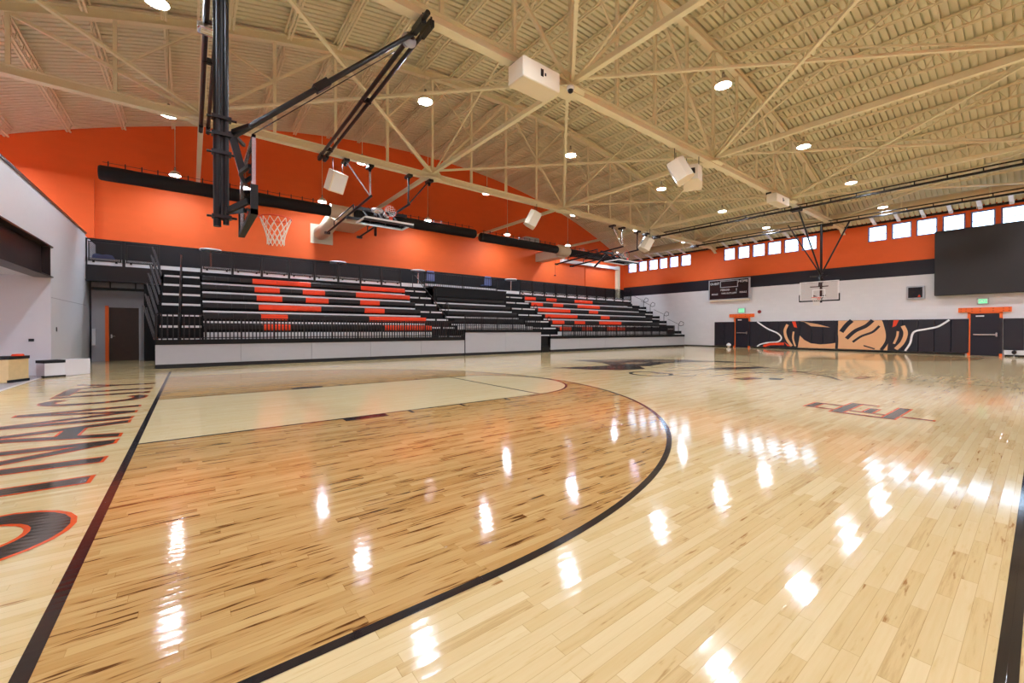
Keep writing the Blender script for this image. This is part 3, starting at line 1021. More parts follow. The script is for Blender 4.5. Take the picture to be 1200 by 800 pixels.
def skirt(parent, x0, x1, top, y=Y0):
    m = MB()
    n = max(1, round((x1 - x0) / 2.4))
    for i in range(n):
        a = x0 + (x1 - x0) * i / n
        b = x0 + (x1 - x0) * (i + 1) / n
        m.box(a + 0.004, b - 0.004, y, y + 0.03, 0.13, top)
    m.box(x0, x1, y - 0.004, y + 0.03, top - 0.17, top - 0.16)
    m.build('skirt_panel', M['skirt'], parent)
    m = MB().box(x0, x1, y + 0.01, y + 0.6, 0.0, 0.13)
    x = x0 + 0.3
    while x < x1:
        m.tube((x, y - 0.01, 0.05), (x, y + 0.02, 0.05), 0.02, None, 8)
        x += 1.2
    m.build('base_rail', M['rubber'], parent)

def fascia(parent, x0, x1, z0, z1, y=Y0):
    m = MB()
    m.box(x0, x1, y - 0.02, y + 0.08, z0, z1)
    m.box(x0, x1, y + 0.08, ROWY[0] + 0.05, z1 - 0.06, z1 - 0.02)
    x = x0 + 0.5
    while x < x1:
        m.box(x - 0.03, x + 0.03, y - 0.035, y - 0.02, z0 + 0.01, z1 - 0.01)
        x += 0.95
    m.build('front_deck', M['deckblack'], parent)

def rowfill(parent, x0, x1, k0=0):
    """dark backing under the rows so one does not look through"""
    m = MB()
    for k in range(k0, 6):
        y = ROWY[k]
        m.box(x0, x1, y + 0.16, y + 0.2, 0.2, SEAT_Z[k] - 0.1)
    m.build('understructure', M['deckblack'], parent)

def bank_rows(parent, x0, x1, oranges, xr=None):
    for k in range(6):
        rowdeck(parent, k, x0, x1, k == 0)
        cur = x0
        segs = []
        for a, b in oranges[k]:
            if a > cur: segs.append((cur, a, 'b'))
            segs.append((a, b, 'o'))
            cur = b
        if cur < x1: segs.append((cur, x1, 'b'))
        seats(parent, k, segs)

# bank with the big P and C
A = empty('bleacher', (0, Y0, 0), 'black telescopic bleacher bank with orange letters P and C, beside the side bay', 'bleacher', 'telescopic bleachers')
skirt(A, -0.40, 10.67, 0.74)
fascia(A, -0.40, 10.67, 0.74, 0.90)
bank_rows(A, 0.82, 9.36, [
    [(2.57, 3.47), (7.12, 9.36)],
    [(2.57, 3.47), (6.65, 9.36)],
    [(2.56, 4.83), (6.65, 7.57)],
    [(2.56, 3.47), (4.36, 5.28), (6.65, 7.57)],
    [(2.55, 3.47), (4.36, 5.28), (6.65, 9.36)],
    [(2.54, 4.82), (7.08, 9.36)]])
rowfill(A, -0.35, 10.6)
aisle(A, -0.36, 0.78, 0.0, 0.18)
aisle(A, 9.40, 10.64, 0.0, 9.95)
n = 10
for i in range(n):
    picket_panel(0.86 + 9.78 * i / n, 0.86 + 9.78 * (i + 1) / n, 0.90, 1.60, 0.105, A)
picket_panel(-0.38, 0.84, 0.90, 1.70, 0.135, A)
m = MB()
m.path([(0.18, 17.1, 1.0), (0.18, 17.1, 1.75), (0.18, 17.25, 1.9), (0.18, 20.6, 4.12), (0.18, 20.9, 4.15), (0.18, 20.9, 3.4)], 0.022)
for k in range(1, 6): m.tube((0.18, 17.25 + 0.62 * k, 1.05 + DZ * k), (0.18, 17.25 + 0.62 * k, 1.9 + 0.41 * k), 0.018, None, 8)
m.build('aisle_handrail', M['blacksteel'], A)
m = MB()
m.path([(9.95, 17.1, 1.0), (9.95, 17.1, 1.75), (9.95, 17.25, 1.9), (9.95, 20.6, 4.12), (9.95, 20.9, 4.15), (9.95, 20.9, 3.4)], 0.022)
m.build('aisle_handrail', M['blacksteel'], A)
m = MB()
for k in range(7):
    y = 16.78 + 0.62 * k
    zb = 0.9 + DZ * k
    m.tube((-0.42, y + 0.1, zb), (-0.67, y - 0.05, zb + 1.05), 0.024, None, 8)
    m.tube((-0.42, y + 0.35, zb + 0.1), (-0.62, y + 0.22, zb + 1.0), 0.018, None, 8)
m.build('end_rail', M['railgrey'], A)
m = MB()
for k in range(6):
    y = ROWY[k]
    m.box(-0.42, -0.38, y - 0.4, y + 0.66, max(0.0, 0.0), SEAT_Z[k] - 0.2)
m.box(-0.95, -0.38, 21.1, 21.14, 0.0, 2.95)
m.build('side_panel', M['deckblack'], A)

# raised bank in the middle, all black
C = empty('bleacher', (0, Y0, 0), 'all black raised bleacher bank between the two lettered banks', 'bleacher', 'telescopic bleachers')
skirt(C, 10.72, 15.5, 1.10)
fascia(C, 10.72, 15.5, 1.10, 1.24)
for k in (1, 2, 3, 4):
    y, z = ROWY[k], SEAT_Z[k]
    x1 = 15.5 - 0.0 * k
    rowdeck(C, k, 10.72 + 0.02, x1)
    seats(C, k, [(10.9, x1 - 0.1, 'b')])
MB().box(10.74, 15.5, ROWY[0] - 0.02, ROWY[0] + 0.0, 1.24, 1.42).build('lower_riser', M['nosing'], C)['label'] = 'pale metal riser'
for i in range(5):
    picket_panel(10.74 + 4.74 * i / 5, 10.74 + 4.74 * (i + 1) / 5, 1.24, 1.90, 0.10, C)
m = MB()
m.box(10.72, 15.6, 19.98, 20.02, 2.6, 3.50)
m.box(10.72, 15.6, 19.96, 21.0, 3.50, 3.56)
m.box(10.72, 15.6, 19.94, 19.97, 3.02, 3.05)
m.build('upper_fascia', M['deckblack'], C)
rowfill(C, 10.74, 15.5, 1)
m = MB()
m.box(10.70, 10.74, 16.72, 20.0, 0, 1.2)
m.build('side_panel', M['deckblack'], C)
MB().box(15.48, 15.52, 16.72, 20.0, 0, 1.2).build('side_panel', M['deckblack'], C)
tp = MB()
tp.path([(10.85, 18.6, 2.0), (10.85, 18.6, 2.55), (10.85, 18.75, 2.62), (10.85, 18.9, 2.5), (10.85, 18.9, 2.2)], 0.02)
tp.path([(10.82, 19.9, 2.9), (10.82, 19.9, 3.4), (10.82, 20.05, 3.5), (10.82, 20.2, 3.4)], 0.02)
tp.build('aisle_handrail', M['blacksteel'], C)

# bank with the big H and S
D = empty('bleacher', (0, Y0, 0), 'black telescopic bleacher bank with orange letters H and S, beside the window wall', 'bleacher', 'telescopic bleachers')
XR = 30.1
skirt(D, 16.22, XR, 0.74)
fascia(D, 16.22, XR, 0.74, 0.90)
bank_rows(D, 17.5, 28.9, [
    [(17.66, 18.66), (19.58, 20.56), (21.95, 23.88)],
    [(17.66, 18.66), (19.55, 20.53), (21.9, 24.25)],
    [(17.62, 20.48), (22.8, 23.75)],
    [(17.60, 20.46), (22.28, 23.25)],
    [(17.56, 18.56), (19.45, 20.40), (21.8, 24.16)],
    [(17.52, 18.48), (19.42, 20.38), (22.16, 24.08)]])
rowfill(D, 15.6, XR)
aisle(D, 15.6, 17.46, 0.0, 16.4)
aisle(D, 28.95, XR, 0.0)
n = 12
for i in range(n):
    picket_panel(17.2 + 11.6 * i / n, 17.2 + 11.6 * (i + 1) / n, 0.90, 1.56, 0.12, D)
m = MB()
for k in range(0, 6, 1):
    y, z = 17.15 + 0.62 * k, SEAT_Z[k]
    if k % 2 == 0 or k == 5:
        m.path([(XR - 0.08, y, z - 0.2), (XR - 0.08, y, z + 0.42), (XR - 0.02, y - 0.06, z + 0.62), (XR - 0.08, y - 0.2, z + 0.72), (XR - 0.08, y - 0.42, z + 0.62), (XR - 0.08, y - 0.40, z + 0.42), (XR - 0.08, y - 0.2, z + 0.36), (XR - 0.08, y, z + 0.42)], 0.02)
        m.tube((XR - 0.08, y, z + 0.5), (XR - 0.08, y + 0.9, z + 0.9), 0.014, None, 8)
m.build('looped_end_rail', M['blacksteel'], D)
m = MB()
for k in range(6):
    m.box(XR - 0.03, XR, ROWY[k] - 0.5, ROWY[k] + 0.66, 0, SEAT_Z[k] - 0.02)
m.build('side_panel', M['deckblack'], D)
m = MB()
for k in (1, 3, 5):
    y, z = ROWY[k], SEAT_Z[k]
    m.path([(17.42, y - 0.1, z - 0.3), (17.42, y - 0.1, z + 0.3), (17.42, y - 0.02, z + 0.42), (17.42, y + 0.14, z + 0.42), (17.42, y + 0.2, z + 0.3), (17.42, y + 0.2, z)], 0.02)
m.build('aisle_handrail', M['blacksteel'], D)
tag(MB().box(15.58, 16.18, 16.84, 16.93, 0, 0.9).box(15.6, 16.15, 16.72, 16.84, 0.0, 0.35).build('aisle_steps', M['deckblack']), 'black steps in the gap before the H and S bank', 'steps')

# ------------------------------------------------------------------ balcony railing panels, kick boards, tables
def mesh_panel(x0, x1, label):
    t = empty('railing_panel', ((x0 + x1) / 2, 21.0, 3.55), label, 'railing', 'balcony railing panels')
    y = 21.0
    z0, z1 = 3.64, 4.50
    f = MB()
    for x in (x0 + 0.02, x1 - 0.02): f.box(x - 0.022, x + 0.022, y - 0.022, y + 0.022, 3.50, z1)
    f.box(x0, x1, y - 0.02, y + 0.02, z1 - 0.04, z1)
    f.box(x0 + 0.06, x1 - 0.06, y - 0.015, y + 0.015, z0 + 0.05, z0 + 0.08)
    f.box(x0 + 0.06, x1 - 0.06, y - 0.015, y + 0.015, z1 - 0.13, z1 - 0.10)
    for x in (x0 + 0.08, x1 - 0.08): f.box(x - 0.015, x + 0.015, y - 0.015, y + 0.015, z0 + 0.05, z1 - 0.1)
    for x in (x0 + 0.2, x1 - 0.2): f.box(x - 0.03, x + 0.03, y - 0.02, y + 0.02, z0 + 0.0, z0 + 0.05)
    f.build('panel_frame', M['blacksteel'], t)
    g = MB()
    a0, a1, b0, b1 = x0 + 0.09, x1 - 0.09, z0 + 0.08, z1 - 0.13
    W_, H_ = a1 - a0, b1 - b0
    s = 0.055
    k = -H_
    hw = 0.0065
    while k < W_:
        for dirn in (0, 1):
            p, q = max(k, 0), min(k + H_, W_)
            if q > p:
                if dirn == 0: pa, pb = (a0 + p, b0 + p - k), (a0 + q, b0 + q - k)
                else: pa, pb = (a0 + p, b1 - (p - k)), (a0 + q, b1 - (q - k))
                d = Vector((pb[0] - pa[0], pb[1] - pa[1])).normalized()
                nx_, nz_ = -d.y * hw, d.x * hw
                yy_ = y + 0.004 * (dirn * 2 - 1)
                g.add([(pa[0] - nx_, yy_, pa[1] - nz_), (pb[0] - nx_, yy_, pb[1] - nz_), (pb[0] + nx_, yy_, pb[1] + nz_), (pa[0] + nx_, yy_, pa[1] + nz_)], [(0, 1, 2, 3)])
        k += s
    g.build('wire_mesh', M['blacksteel'], t)
    k = MB().box(x0, x1, y + 0.03, y + 0.05, 3.52, 3.80)
    o = k.build('kick_board', M['toe'], t)
    o['label'] = 'white kick board'
    return t
PX = [(-2.5, -1.5), (-1.5, -0.48)]
for i, (a, b) in enumerate(PX):
    mesh_panel(a, b, 'black mesh railing panel above the alcove, %s from the white wall' % ORD[i])
NP = 8
for i in range(NP):
    a = 0.80 + (9.34 - 0.80) * i / NP
    b = 0.80 + (9.34 - 0.80) * (i + 1) / NP
    mesh_panel(a, b, 'black mesh railing panel behind the P and C bank, %s from the stair aisle' % ORD[i])
NP = 11
for i in range(NP):
    a = 17.5 + (29.35 - 17.5) * i / NP
    b = 17.5 + (29.35 - 17.5) * (i + 1) / NP
    mesh_panel(a, b, 'black mesh railing panel behind the H and S bank, %s from the window wall' % ORD[NP - 1 - i])
tag(MB().box(-0.46, 0.78, 21.03, 21.05, 3.45, 3.70).build('kick_board', M['toe']), 'pale board across the top of the stairs by the alcove', 'board')
tag(MB().box(9.38, 10.66, 21.03, 21.05, 3.45, 3.74).build('kick_board', M['toe']), 'pale board across the top of the middle stairs', 'board')
tag(MB().box(15.62, 17.44, 21.03, 21.05, 3.45, 3.74).build('kick_board', M['toe']), 'pale board across the top of the stairs before the H and S bank', 'board')
# railing above the raised middle bank
t = empty('guard_railing', (13.1, 20.98, 3.55), 'low black picket railing above the raised middle bank', 'railing')
m = MB()
x0, x1 = 10.7, 15.6
m.bar((x0, 20.98, 4.40), (x1, 20.98, 4.40), 0.04, 0.04); m.bar((x0, 20.98, 3.64), (x1, 20.98, 3.64), 0.03, 0.03)
for i in range(41):
    x = x0 + (x1 - x0) * i / 40
    r_ = 0.025 if i % 20 == 0 else 0.008
    m.box(x - r_, x + r_, 20.98 - r_, 20.98 + r_, 3.5, 4.4)
m.build('pickets', M['blacksteel'], t)
MB().box(x0, x1, 21.03, 21.05, 3.5, 3.80).build('kick_board', M['toe'], t)
def hi_table(x, y, label, post):
    t = empty('bar_table', (x, y, 3.55), label, 'table', 'tables on the balcony')
    MB().lathe([(0, 1.03), (0.37, 1.03), (0.395, 1.01), (0.395, 0.965), (0.37, 0.95), (0, 0.95)], (x, y, 3.55), None, 32).build('table_top', M['tabletop'], t)
    MB().tube((x, y, 3.58), (x, y, 4.51), 0.035, None, 12).build('post', post, t)
    MB().lathe([(0, 0.05), (0.05, 0.05), (0.25, 0.02), (0.26, 0.0), (0, 0.0)], (x, y, 3.55), None, 24).build('base', M['blacksteel'], t)
hi_table(1.14, 21.45, 'round white bar table on the balcony above the first stair aisle', M['copper'])
hi_table(6.25, 21.45, 'round white bar table on the balcony behind the letter C', M['blacksteel'])
hi_table(10.6, 21.6, 'round white bar table on the balcony at the top of the middle stairs', M['chrome'])
hi_table(17.2, 21.6, 'round white bar table on the balcony before the H and S bank', M['chrome'])
def chair_stack(x, y, label, w_=0.5, h_=0.55):
    t = empty('stacking_chair', (x, y, 3.55), label, 'chair', 'blue chairs on the balcony')
    m = MB()
    m.bbox(x - w_ / 2, x + w_ / 2, y - 0.24, y + 0.22, 3.95, 4.01, 0.02)
    m.build('seat', M['blue'], t)
    m = MB()
    m.prism([(x - w_ / 2, 4.0), (x + w_ / 2, 4.0), (x + w_ / 2, 3.98 + h_ * 0.8), (x + w_ / 2 - 0.06, 3.98 + h_), (x - w_ / 2 + 0.06, 3.98 + h_), (x - w_ / 2, 3.98 + h_ * 0.8)], y - 0.24, y - 0.19, None, 'xz')
    m.build('backrest', M['blue'], t)
    for sx in (-1, 1):
        for sy in (-1, 1):
            MB().tube((x + sx * (w_ / 2 - 0.03), y + sy * 0.2, 3.55), (x + sx * (w_ / 2 - 0.05), y + sy * 0.18, 3.95), 0.012, None, 8).build('leg', M['blacksteel'], t)
# blue cloth over the stored load at the balcony end
tag(MB().prism([(-2.38, 3.55), (-1.78, 3.55), (-1.78, 3.86), (-1.84, 3.96), (-2.0, 3.99), (-2.1, 3.95), (-2.25, 4.0), (-2.36, 3.93)], 21.2, 21.7, None, 'xz').build('covered_crate', M['blue']), 'blue cloth covered crate behind the railing above the alcove', 'crate')
chair_stack(11.1, 21.3, 'blue chair on the balcony beside the middle stairs')
chair_stack(15.0, 21.3, 'blue chair on the balcony above the raised middle bank, toward the H and S bank')

# ------------------------------------------------------------------ basketball goals
def rim_net(parent, c, nrm=(0, 0, 1), back=(-1, 0, 0)):
    """rim ring with 12 net strands; nrm is the ring axis pointing up out of the hoop"""
    c = Vector(c)
    n_ = Vector(nrm).normalized()
    a = Vector(back).normalized()
    b = n_.cross(a)
    rr = 0.228
    P_ = lambda r_, t, h: c + a * (r_ * math.cos(t)) + b * (r_ * math.sin(t)) + n_ * h
    m = MB()
    m.path([P_(rr, 2 * PI * i / 28, 0) for i in range(28)], 0.011, None, 8, True)
    m.bar(c + a * 0.225, c + a * 0.40, 0.14, 0.02, None, n_)
    m.bar(c + a * 0.39 + n_ * 0.03, c + a * 0.39 - n_ * 0.10, 0.14, 0.02, None, a)
    m.build('rim', M['rim'], parent)
    g = MB()
    lv = [(0.225, -0.01), (0.195, -0.10), (0.165, -0.19), (0.14, -0.27), (0.125, -0.35), (0.125, -0.43)]
    for i in range(12):
        for s in (-1, 1):
            g.path([P_(r_, 2 * PI * (i + s * 0.5 * k) / 12, h) for k, (r_, h) in enumerate(lv)], 0.0055, None, 5)
    g.build('net', M['net'], parent)

def hanging_goal(xb, d, label, far=False):
    """xb: board front plane, d = +1 facing +X"""
    X = lambda u: xb + d * u
    t = empty('basketball_goal', (X(-0.33), YC, 2.8), label, 'basketball goal', 'basketball goals')
    bx = lambda mb, u0, u1, *r_: mb.box(min(X(u0), X(u1)), max(X(u0), X(u1)), *r_)
    # mast
    m = MB()
    m.tube((X(-0.40), YC, 2.80), (X(-0.40), YC, 7.2), 0.052, None, 14)
    m.tube((X(-0.29), YC, 2.84), (X(-0.29), YC, 7.2), 0.04, None, 14)
    bx(m, -0.36, -0.30, YC - 0.02, YC + 0.02, 2.9, 7.1)
    m.build('mast', M['blacksteel'], t)
    for z in (2.95, 3.92, 4.2, 4.45):
        m = MB()
        bx(m, -0.47, -0.22, YC - 0.07, YC + 0.07, z - 0.025, z + 0.025)
        m.tube((X(-0.53), YC, z), (X(-0.15), YC, z), 0.018, None, 8)
        m.build('mast_clamp', M['blacksteel'], t)
    # arms to the board
    m = MB()
    m.bar((X(-0.22), YC, 4.28), (X(-0.08), YC, 3.70), 0.07, 0.10)
    m.build('board_arm', M['blacksteel'], t)
    m = MB()
    for a0, a1, b1, zz, hh in ((-0.20, -0.02, 0.42, 4.28, 0.05), (-0.10, -0.02, 0.42, 3.68, 0.05), (-0.26, -0.03, 0.30, 3.06, 0.09)):
        m = MB()
        m.bar((X(a0), YC - 0.06, zz), (X(a0), YC + 0.06, zz), 0.05, hh)
        for s in (-1, 1):
            m.bar((X(a0), YC + s * 0.05, zz), (X(a1), YC + s * b1, zz + (0.12 if hh > 0.05 else 0)), 0.045, hh)
        m.build('board_arm', M['blacksteel'], t)
    # board
    z0, z1, hw = 2.90, 3.97, 0.914
    g = MB()
    bx(g, -0.015, 0.0, YC - hw + 0.03, YC + hw - 0.03, z0 + 0.03, z1 - 0.03)
    bo = g.build('backboard', M['boardglass'], t)
    f = MB()
    for s in (-1, 1):
        bx(f, -0.04, 0.006, *sorted((YC + s * hw, YC + s * (hw - 0.06))), z0, z1)
    bx(f, -0.04, 0.006, YC - hw, YC + hw, z0, z0 + 0.045); bx(f, -0.04, 0.006, YC - hw, YC + hw, z1 - 0.045, z1)
    f.build('board_frame', M['chrome' if not far else 'white'], bo)
    f = MB()
    for s in (-1, 1):
        bx(f, 0.001, 0.004, *sorted((YC + s * 0.305, YC + s * 0.255)), 3.07, 3.52)
    bx(f, 0.001, 0.004, YC - 0.305, YC + 0.305, 3.47, 3.52); bx(f, 0.001, 0.004, YC - 0.305, YC + 0.305, 3.07, 3.12)
    f.build('target_square', M['white_ink'], bo)
    p = MB()
    bx(p, -0.06, 0.03, YC - hw - 0.03, YC + hw + 0.03, z0 - 0.05, z0 + 0.02)
    for s in (-1, 1):
        bx(p, -0.06, 0.03, *sorted((YC + s * (hw + 0.03), YC + s * (hw - 0.012))), z0 - 0.05, z0 + 0.36)
    p.build('edge_pad', M['rubber'], bo)
    rim_net(t, (X(0.38), YC, 3.05), (0, 0, 1), (-d, 0, 0))
    # braces up to the support pipes
    m = MB()
    if not far:
        e = (X(2.75), YC, 7.08)
        a = Vector((X(-0.2), YC, 4.22))
        m.tube(a, e, 0.045, None, 12)
        q = a.lerp(Vector(e), 0.40)
        m.bar(q, a.lerp(Vector(e), 0.47), 0.13, 0.13)
    else:
        m.tube((X(-0.33), YC, 4.35), (X(4.2), YC - 0.3, 7.2), 0.04, None, 12)
        m.tube((X(-0.33), YC, 4.35), (X(3.5), YC + 0.35, 6.6), 0.03, None, 12)
        m.tube((X(-0.33), YC, 4.35), (X(-0.2), YC - 1.3, 7.1), 0.04, None, 12)
    m.build('brace', M['blacksteel'], t)
    if not far:
        MB().tube((X(0.05), YC, 4.32), (X(2.4), YC, 6.6), 0.008, None, 6).build('hoist_cable', M['blacksteel'], t)
    return t
hanging_goal(1.20, 1, 'ceiling hung basketball goal over the stained lane, seen edge on')
hanging_goal(28.1, -1, 'ceiling hung basketball goal in front of the window wall', True)

# support pipes hung under the trusses
def pipe_rail(x, y0, y1, label, z=7.14, gap=0.17, ladder=False):
    t = empty('support_pipe', (x, y0, z), label, 'pipe', 'goal support pipes')
    m = MB()
    m.tube((x, y0, z), (x, y1, z), 0.05, None, 10)
    if ladder: m.tube((x, y0 + 0.8, z + gap), (x, y1 - 0.8, z + gap), 0.03, None, 8)
    else: m.tube((x + gap, y0 + 0.5, z), (x + gap, y1, z), 0.045, None, 10)
    n = int((y1 - y0) / 0.9)
    for i in range(1, n):
        y = y0 + (y1 - y0) * i / n
        if ladder: m.tube((x, y, z), (x, y, z + gap), 0.02, None, 6)
        elif i % 4 == 0: m.box(x - 0.03, x + gap + 0.03, y - 0.04, y + 0.04, z - 0.06, z + 0.06)
    m.build('pipe_pair', M['blacksteel'], t)
    for yc in YT:
        if y0 - 0.2 <= yc <= y1 + 0.2:
            for s in (0, 1):
                c = MB()
                xx = x + (gap if not ladder else 0.2) * s
                c.box(xx - 0.05, xx + 0.05, yc - 0.22, yc + 0.22, z - 0.08, z + 0.05)
                for q in (-1, 1): c.tube((xx, yc + q * 0.19, z - 0.1), (xx, yc + q * 0.19, z + 0.11), 0.02, None, 6)
                c.build('beam_clamp', M['blacksteel'], t)
pipe_rail(0.72, 7.25, 15.3, 'black twin support pipe above the mast of the goal by the side bay')
pipe_rail(3.98, 7.0, 15.3, 'black twin support pipe at the brace of the goal by the side bay')
pipe_rail(23.75, -0.5, 15.3, 'long black ladder shaped support pipe at mid roof before the far goal', ladder=True)
pipe_rail(28.45, -0.5, 15.3, 'long black ladder shaped support pipe above the goal by the windows', ladder=True)
t = empty('winch_motor', (0.75, 9.9, 6.9), 'bright metal winch motor on the support pipe above the goal by the side bay', 'winch')
MB().lathe([(0, -0.16), (0.10, -0.16), (0.11, -0.1), (0.11, 0.12), (0.07, 0.18), (0, 0.18)], (0.75, 9.86, 7.0), None, 16, 'x').build('motor_body', M['chrome'], t)
MB().box(0.70, 0.92, 9.78, 9.96, 7.04, 7.16).tube((0.9, 9.86, 6.9), (0.9, 9.86, 7.1), 0.05, None, 10).build('mount', M['blacksteel'], t)
t = empty('winch_drum', (3.85, 7.7, 6.85), 'grey hoist drum hanging from the brace pipe', 'winch')
MB().lathe([(0, -0.09), (0.15, -0.09), (0.15, -0.07), (0.08, -0.05), (0.06, 0.09), (0, 0.09)], (3.90, 7.75, 6.96), None, 18, 'y').build('drum', M['graywall'], t)
MB().box(3.86, 4.0, 7.66, 7.84, 6.98, 7.10).build('mount', M['blacksteel'], t)

def folded_goal(dx, label):
    y = 15.1
    t = empty('folded_goal', (6.45 + dx, y, 6.1), label, 'basketball goal', 'folded practice goals')
    J = [(5.68 + dx, y, 6.1), (7.15 + dx, y, 6.08)]
    tops = [((4.80 + dx, y, 7.20), (5.66 + dx, y, 7.20)), ((8.04 + dx, y, 7.20), (7.16 + dx, y, 7.20))]
    for j, (a, b) in zip(J, tops):
        m = MB()
        m.tube(a, j, 0.028, None, 8)
        m.tube(b, j, 0.036, None, 8)
        m.build('hanger', M['chrome' if j is J[0] else 'blacksteel'], t)
        for q in (a, b):
            c = MB()
            c.box(q[0] - 0.09, q[0] + 0.09, y - 0.2, y + 0.2, 7.12, 7.21)
            c.tube((q[0], y, 7.0), (q[0], y, 7.14), 0.05, None, 8)
            c.build('beam_clamp', M['blacksteel'], t)
    m = MB()
    for j in J:
        e = (j[0] - 0.2, 20.4, 5.72)
        m.tube((j[0], y - 0.1, j[2] + 0.0), e, 0.045, None, 10)
        m.tube((j[0] - 0.06, y + 1.8, 6.22), (j[0] - 0.17, 19.3, 6.02), 0.026, None, 8)
        m.tube((j[0] - 0.06, y + 1.8, 6.22), (j[0] - 0.06, y + 1.8, 5.98), 0.026, None, 8)
        m.tube((j[0] - 0.17, 19.3, 6.02), (j[0] - 0.17, 19.3, 5.80), 0.026, None, 8)
        m.box(e[0] - 0.12, e[0] + 0.12, 20.3, 20.44, 5.66, 5.76)
    m.build('swing_frame', M['blacksteel'], t)
    m = MB()
    m.bar((J[0][0] - 0.1, 16.6, 6.02), (J[1][0] + 0.5, 16.4, 5.98), 0.09, 0.12)
    m.bar((J[0][0] - 0.15, 17.6, 5.85), (J[1][0] + 0.6, 17.0, 5.78), 0.08, 0.10)
    m.tube((6.5 + dx, 16.9, 6.0), (7.0 + dx, 18.3, 5.45), 0.06, None, 10)
    m.build('cross_arm', M['blacksteel'], t)
    # glass board folded flat with the ring standing on it
    zb = 5.36
    g = MB().box(5.55 + dx, 7.38 + dx, 15.2, 16.27, zb - 0.006, zb + 0.006)
    b = g.build('backboard', M['boardglass'], t)
    f = MB()
    f.box(5.52 + dx, 7.41 + dx, 15.17, 15.22, zb - 0.03, zb + 0.03); f.box(5.52 + dx, 7.41 + dx, 16.25, 16.30, zb - 0.03, zb + 0.03)
    f.box(5.52 + dx, 5.57 + dx, 15.22, 16.25, zb - 0.03, zb + 0.03); f.box(7.36 + dx, 7.41 + dx, 15.22, 16.25, zb - 0.03, zb + 0.03)
    f.build('board_frame', M['white'], b)
    f = MB()
    f.box(5.50 + dx, 7.43 + dx, 15.2, 15.3, zb - 0.10, zb - 0.035)
    for x in (5.9, 6.5, 7.1): f.bar((x + dx, 15.7, zb - 0.03), (x + dx, 16.6, 6.0), 0.05, 0.05)
    f.build('board_bracket', M['blacksteel'], b)
    rim_net(t, (6.55 + dx, 15.38, zb + 0.42), (0, -1, 0.12), (0, -0.1, -1))
    MB().lathe([(0, -0.28), (0.08, -0.26), (0.11, -0.1), (0.11, 0.1), (0.07, 0.2), (0, 0.2)], (6.25 + dx, 15.9, 5.86), None, 14, 'x').build('height_winch', M['chrome'], t)
    return t
folded_goal(0.0, 'folded practice goal hung from the truss before the P and C bank')
folded_goal(14.7, 'folded practice goal hung from the truss before the H and S bank')

# ------------------------------------------------------------------ fabric ducts along the orange wall
def fabric_duct(x0, x1, label, y=20.95, z=6.90, r_=0.265):
    t = empty('fabric_duct', (x0, y, z), label, 'duct', 'black fabric ducts')
    m = MB()
    n = max(3, int((x1 - x0) / 0.55))
    prof = [(0.0, x0), (r_ * 0.9, x0), (r_, x0 + 0.05)]
    for i in range(1, n):
        prof.append((r_ * (1 + 0.025 * math.sin(i * 2.3)), x0 + (x1 - x0) * i / n))
    prof += [(r_, x1 - 0.05), (r_ * 0.9, x1), (0.0, x1)]
    m.lathe(prof, (0, y, z), None, 28, 'x')
    m.build('fabric_tube', M['fabricblack'], t)
    h = MB()
    h.tube((x0 + 0.1, y, z + r_ + 0.13), (x1 - 0.1, y, z + r_ + 0.13), 0.008, None, 6)
    x = x0 + 0.25
    while x < x1:
        h.box(x - 0.018, x + 0.018, y - 0.01, y + 0.01, z + r_ - 0.03, z + r_ + 0.19)
        x += 0.46
    h.build('hanger_clips', M['blacksteel'], t)
fabric_duct(-2.15, 5.75, 'black fabric duct running from the side bay end to the first beige elbow')
fabric_duct(6.85, 13.95, 'black fabric duct between the first beige elbow and the gap in the run', z=6.97)
fabric_duct(14.35, 20.75, 'black fabric duct from the gap to the second beige plenum', z=6.85)
fabric_duct(21.9, 28.9, 'black fabric duct from the second beige plenum to the window wall', z=6.8)
t = empty('supply_duct', (6.4, 21.5, 6.9), 'beige round elbow and box duct feeding the black fabric ducts over the letter P', 'duct')
m = MB()
m.box(6.15, 7.6, 21.3, YB - 0.005, 6.55, 7.35)
m.build('box_duct', M['duct'], t)
m = MB()
m.path([(5.75, 20.95, 6.92), (6.05, 20.95, 6.92), (6.3, 21.1, 6.9), (6.4, 21.4, 6.9), (6.4, 21.8, 6.9)], 0.32, None, 24)
m.path([(6.4, 21.8, 6.9), (6.9, 20.95, 6.97)], 0.30, None, 24)
m.build('round_elbow', M['duct'], t)
m = MB()
m.path([(5.9, YB - 0.03, 6.3), (5.9, 22.7, 6.3), (5.95, 22.3, 6.4), (6.1, 22.0, 6.7), (6.2, 21.7, 6.9)], 0.36, None, 24)
m.box(5.4, 6.5, YB - 0.06, YB - 0.005, 5.75, 6.75)
m.build('wall_flange', M['duct'], t)
t = empty('supply_duct', (21.3, 21.5, 6.8), 'long beige plenum feeding the black fabric ducts near the window wall', 'duct')
MB().box(20.95, 21.65, 21.0, YB - 0.005, 6.35, 6.95).build('box_duct', M['duct'], t)
MB().lathe([(0, 20.75), (0.30, 20.75), (0.40, 20.9), (0.40, 21.75), (0.30, 21.9), (0, 21.9)], (0, 20.95, 6.83), None, 24, 'x').build('round_collar', M['duct'], t)
t = empty('wall_vent', (19.6, 22.7, 7.5), 'grey boxed vent on the orange wall above the second fabric duct run', 'vent')
MB().bbox(19.3, 20.6, 22.6, YB, 7.2, 7.9, 0.03).build('casing', M['skirt'], t)
MB().box(19.42, 20.48, 22.585, 22.6, 7.3, 7.8).build('grille', M['graywall'], t)
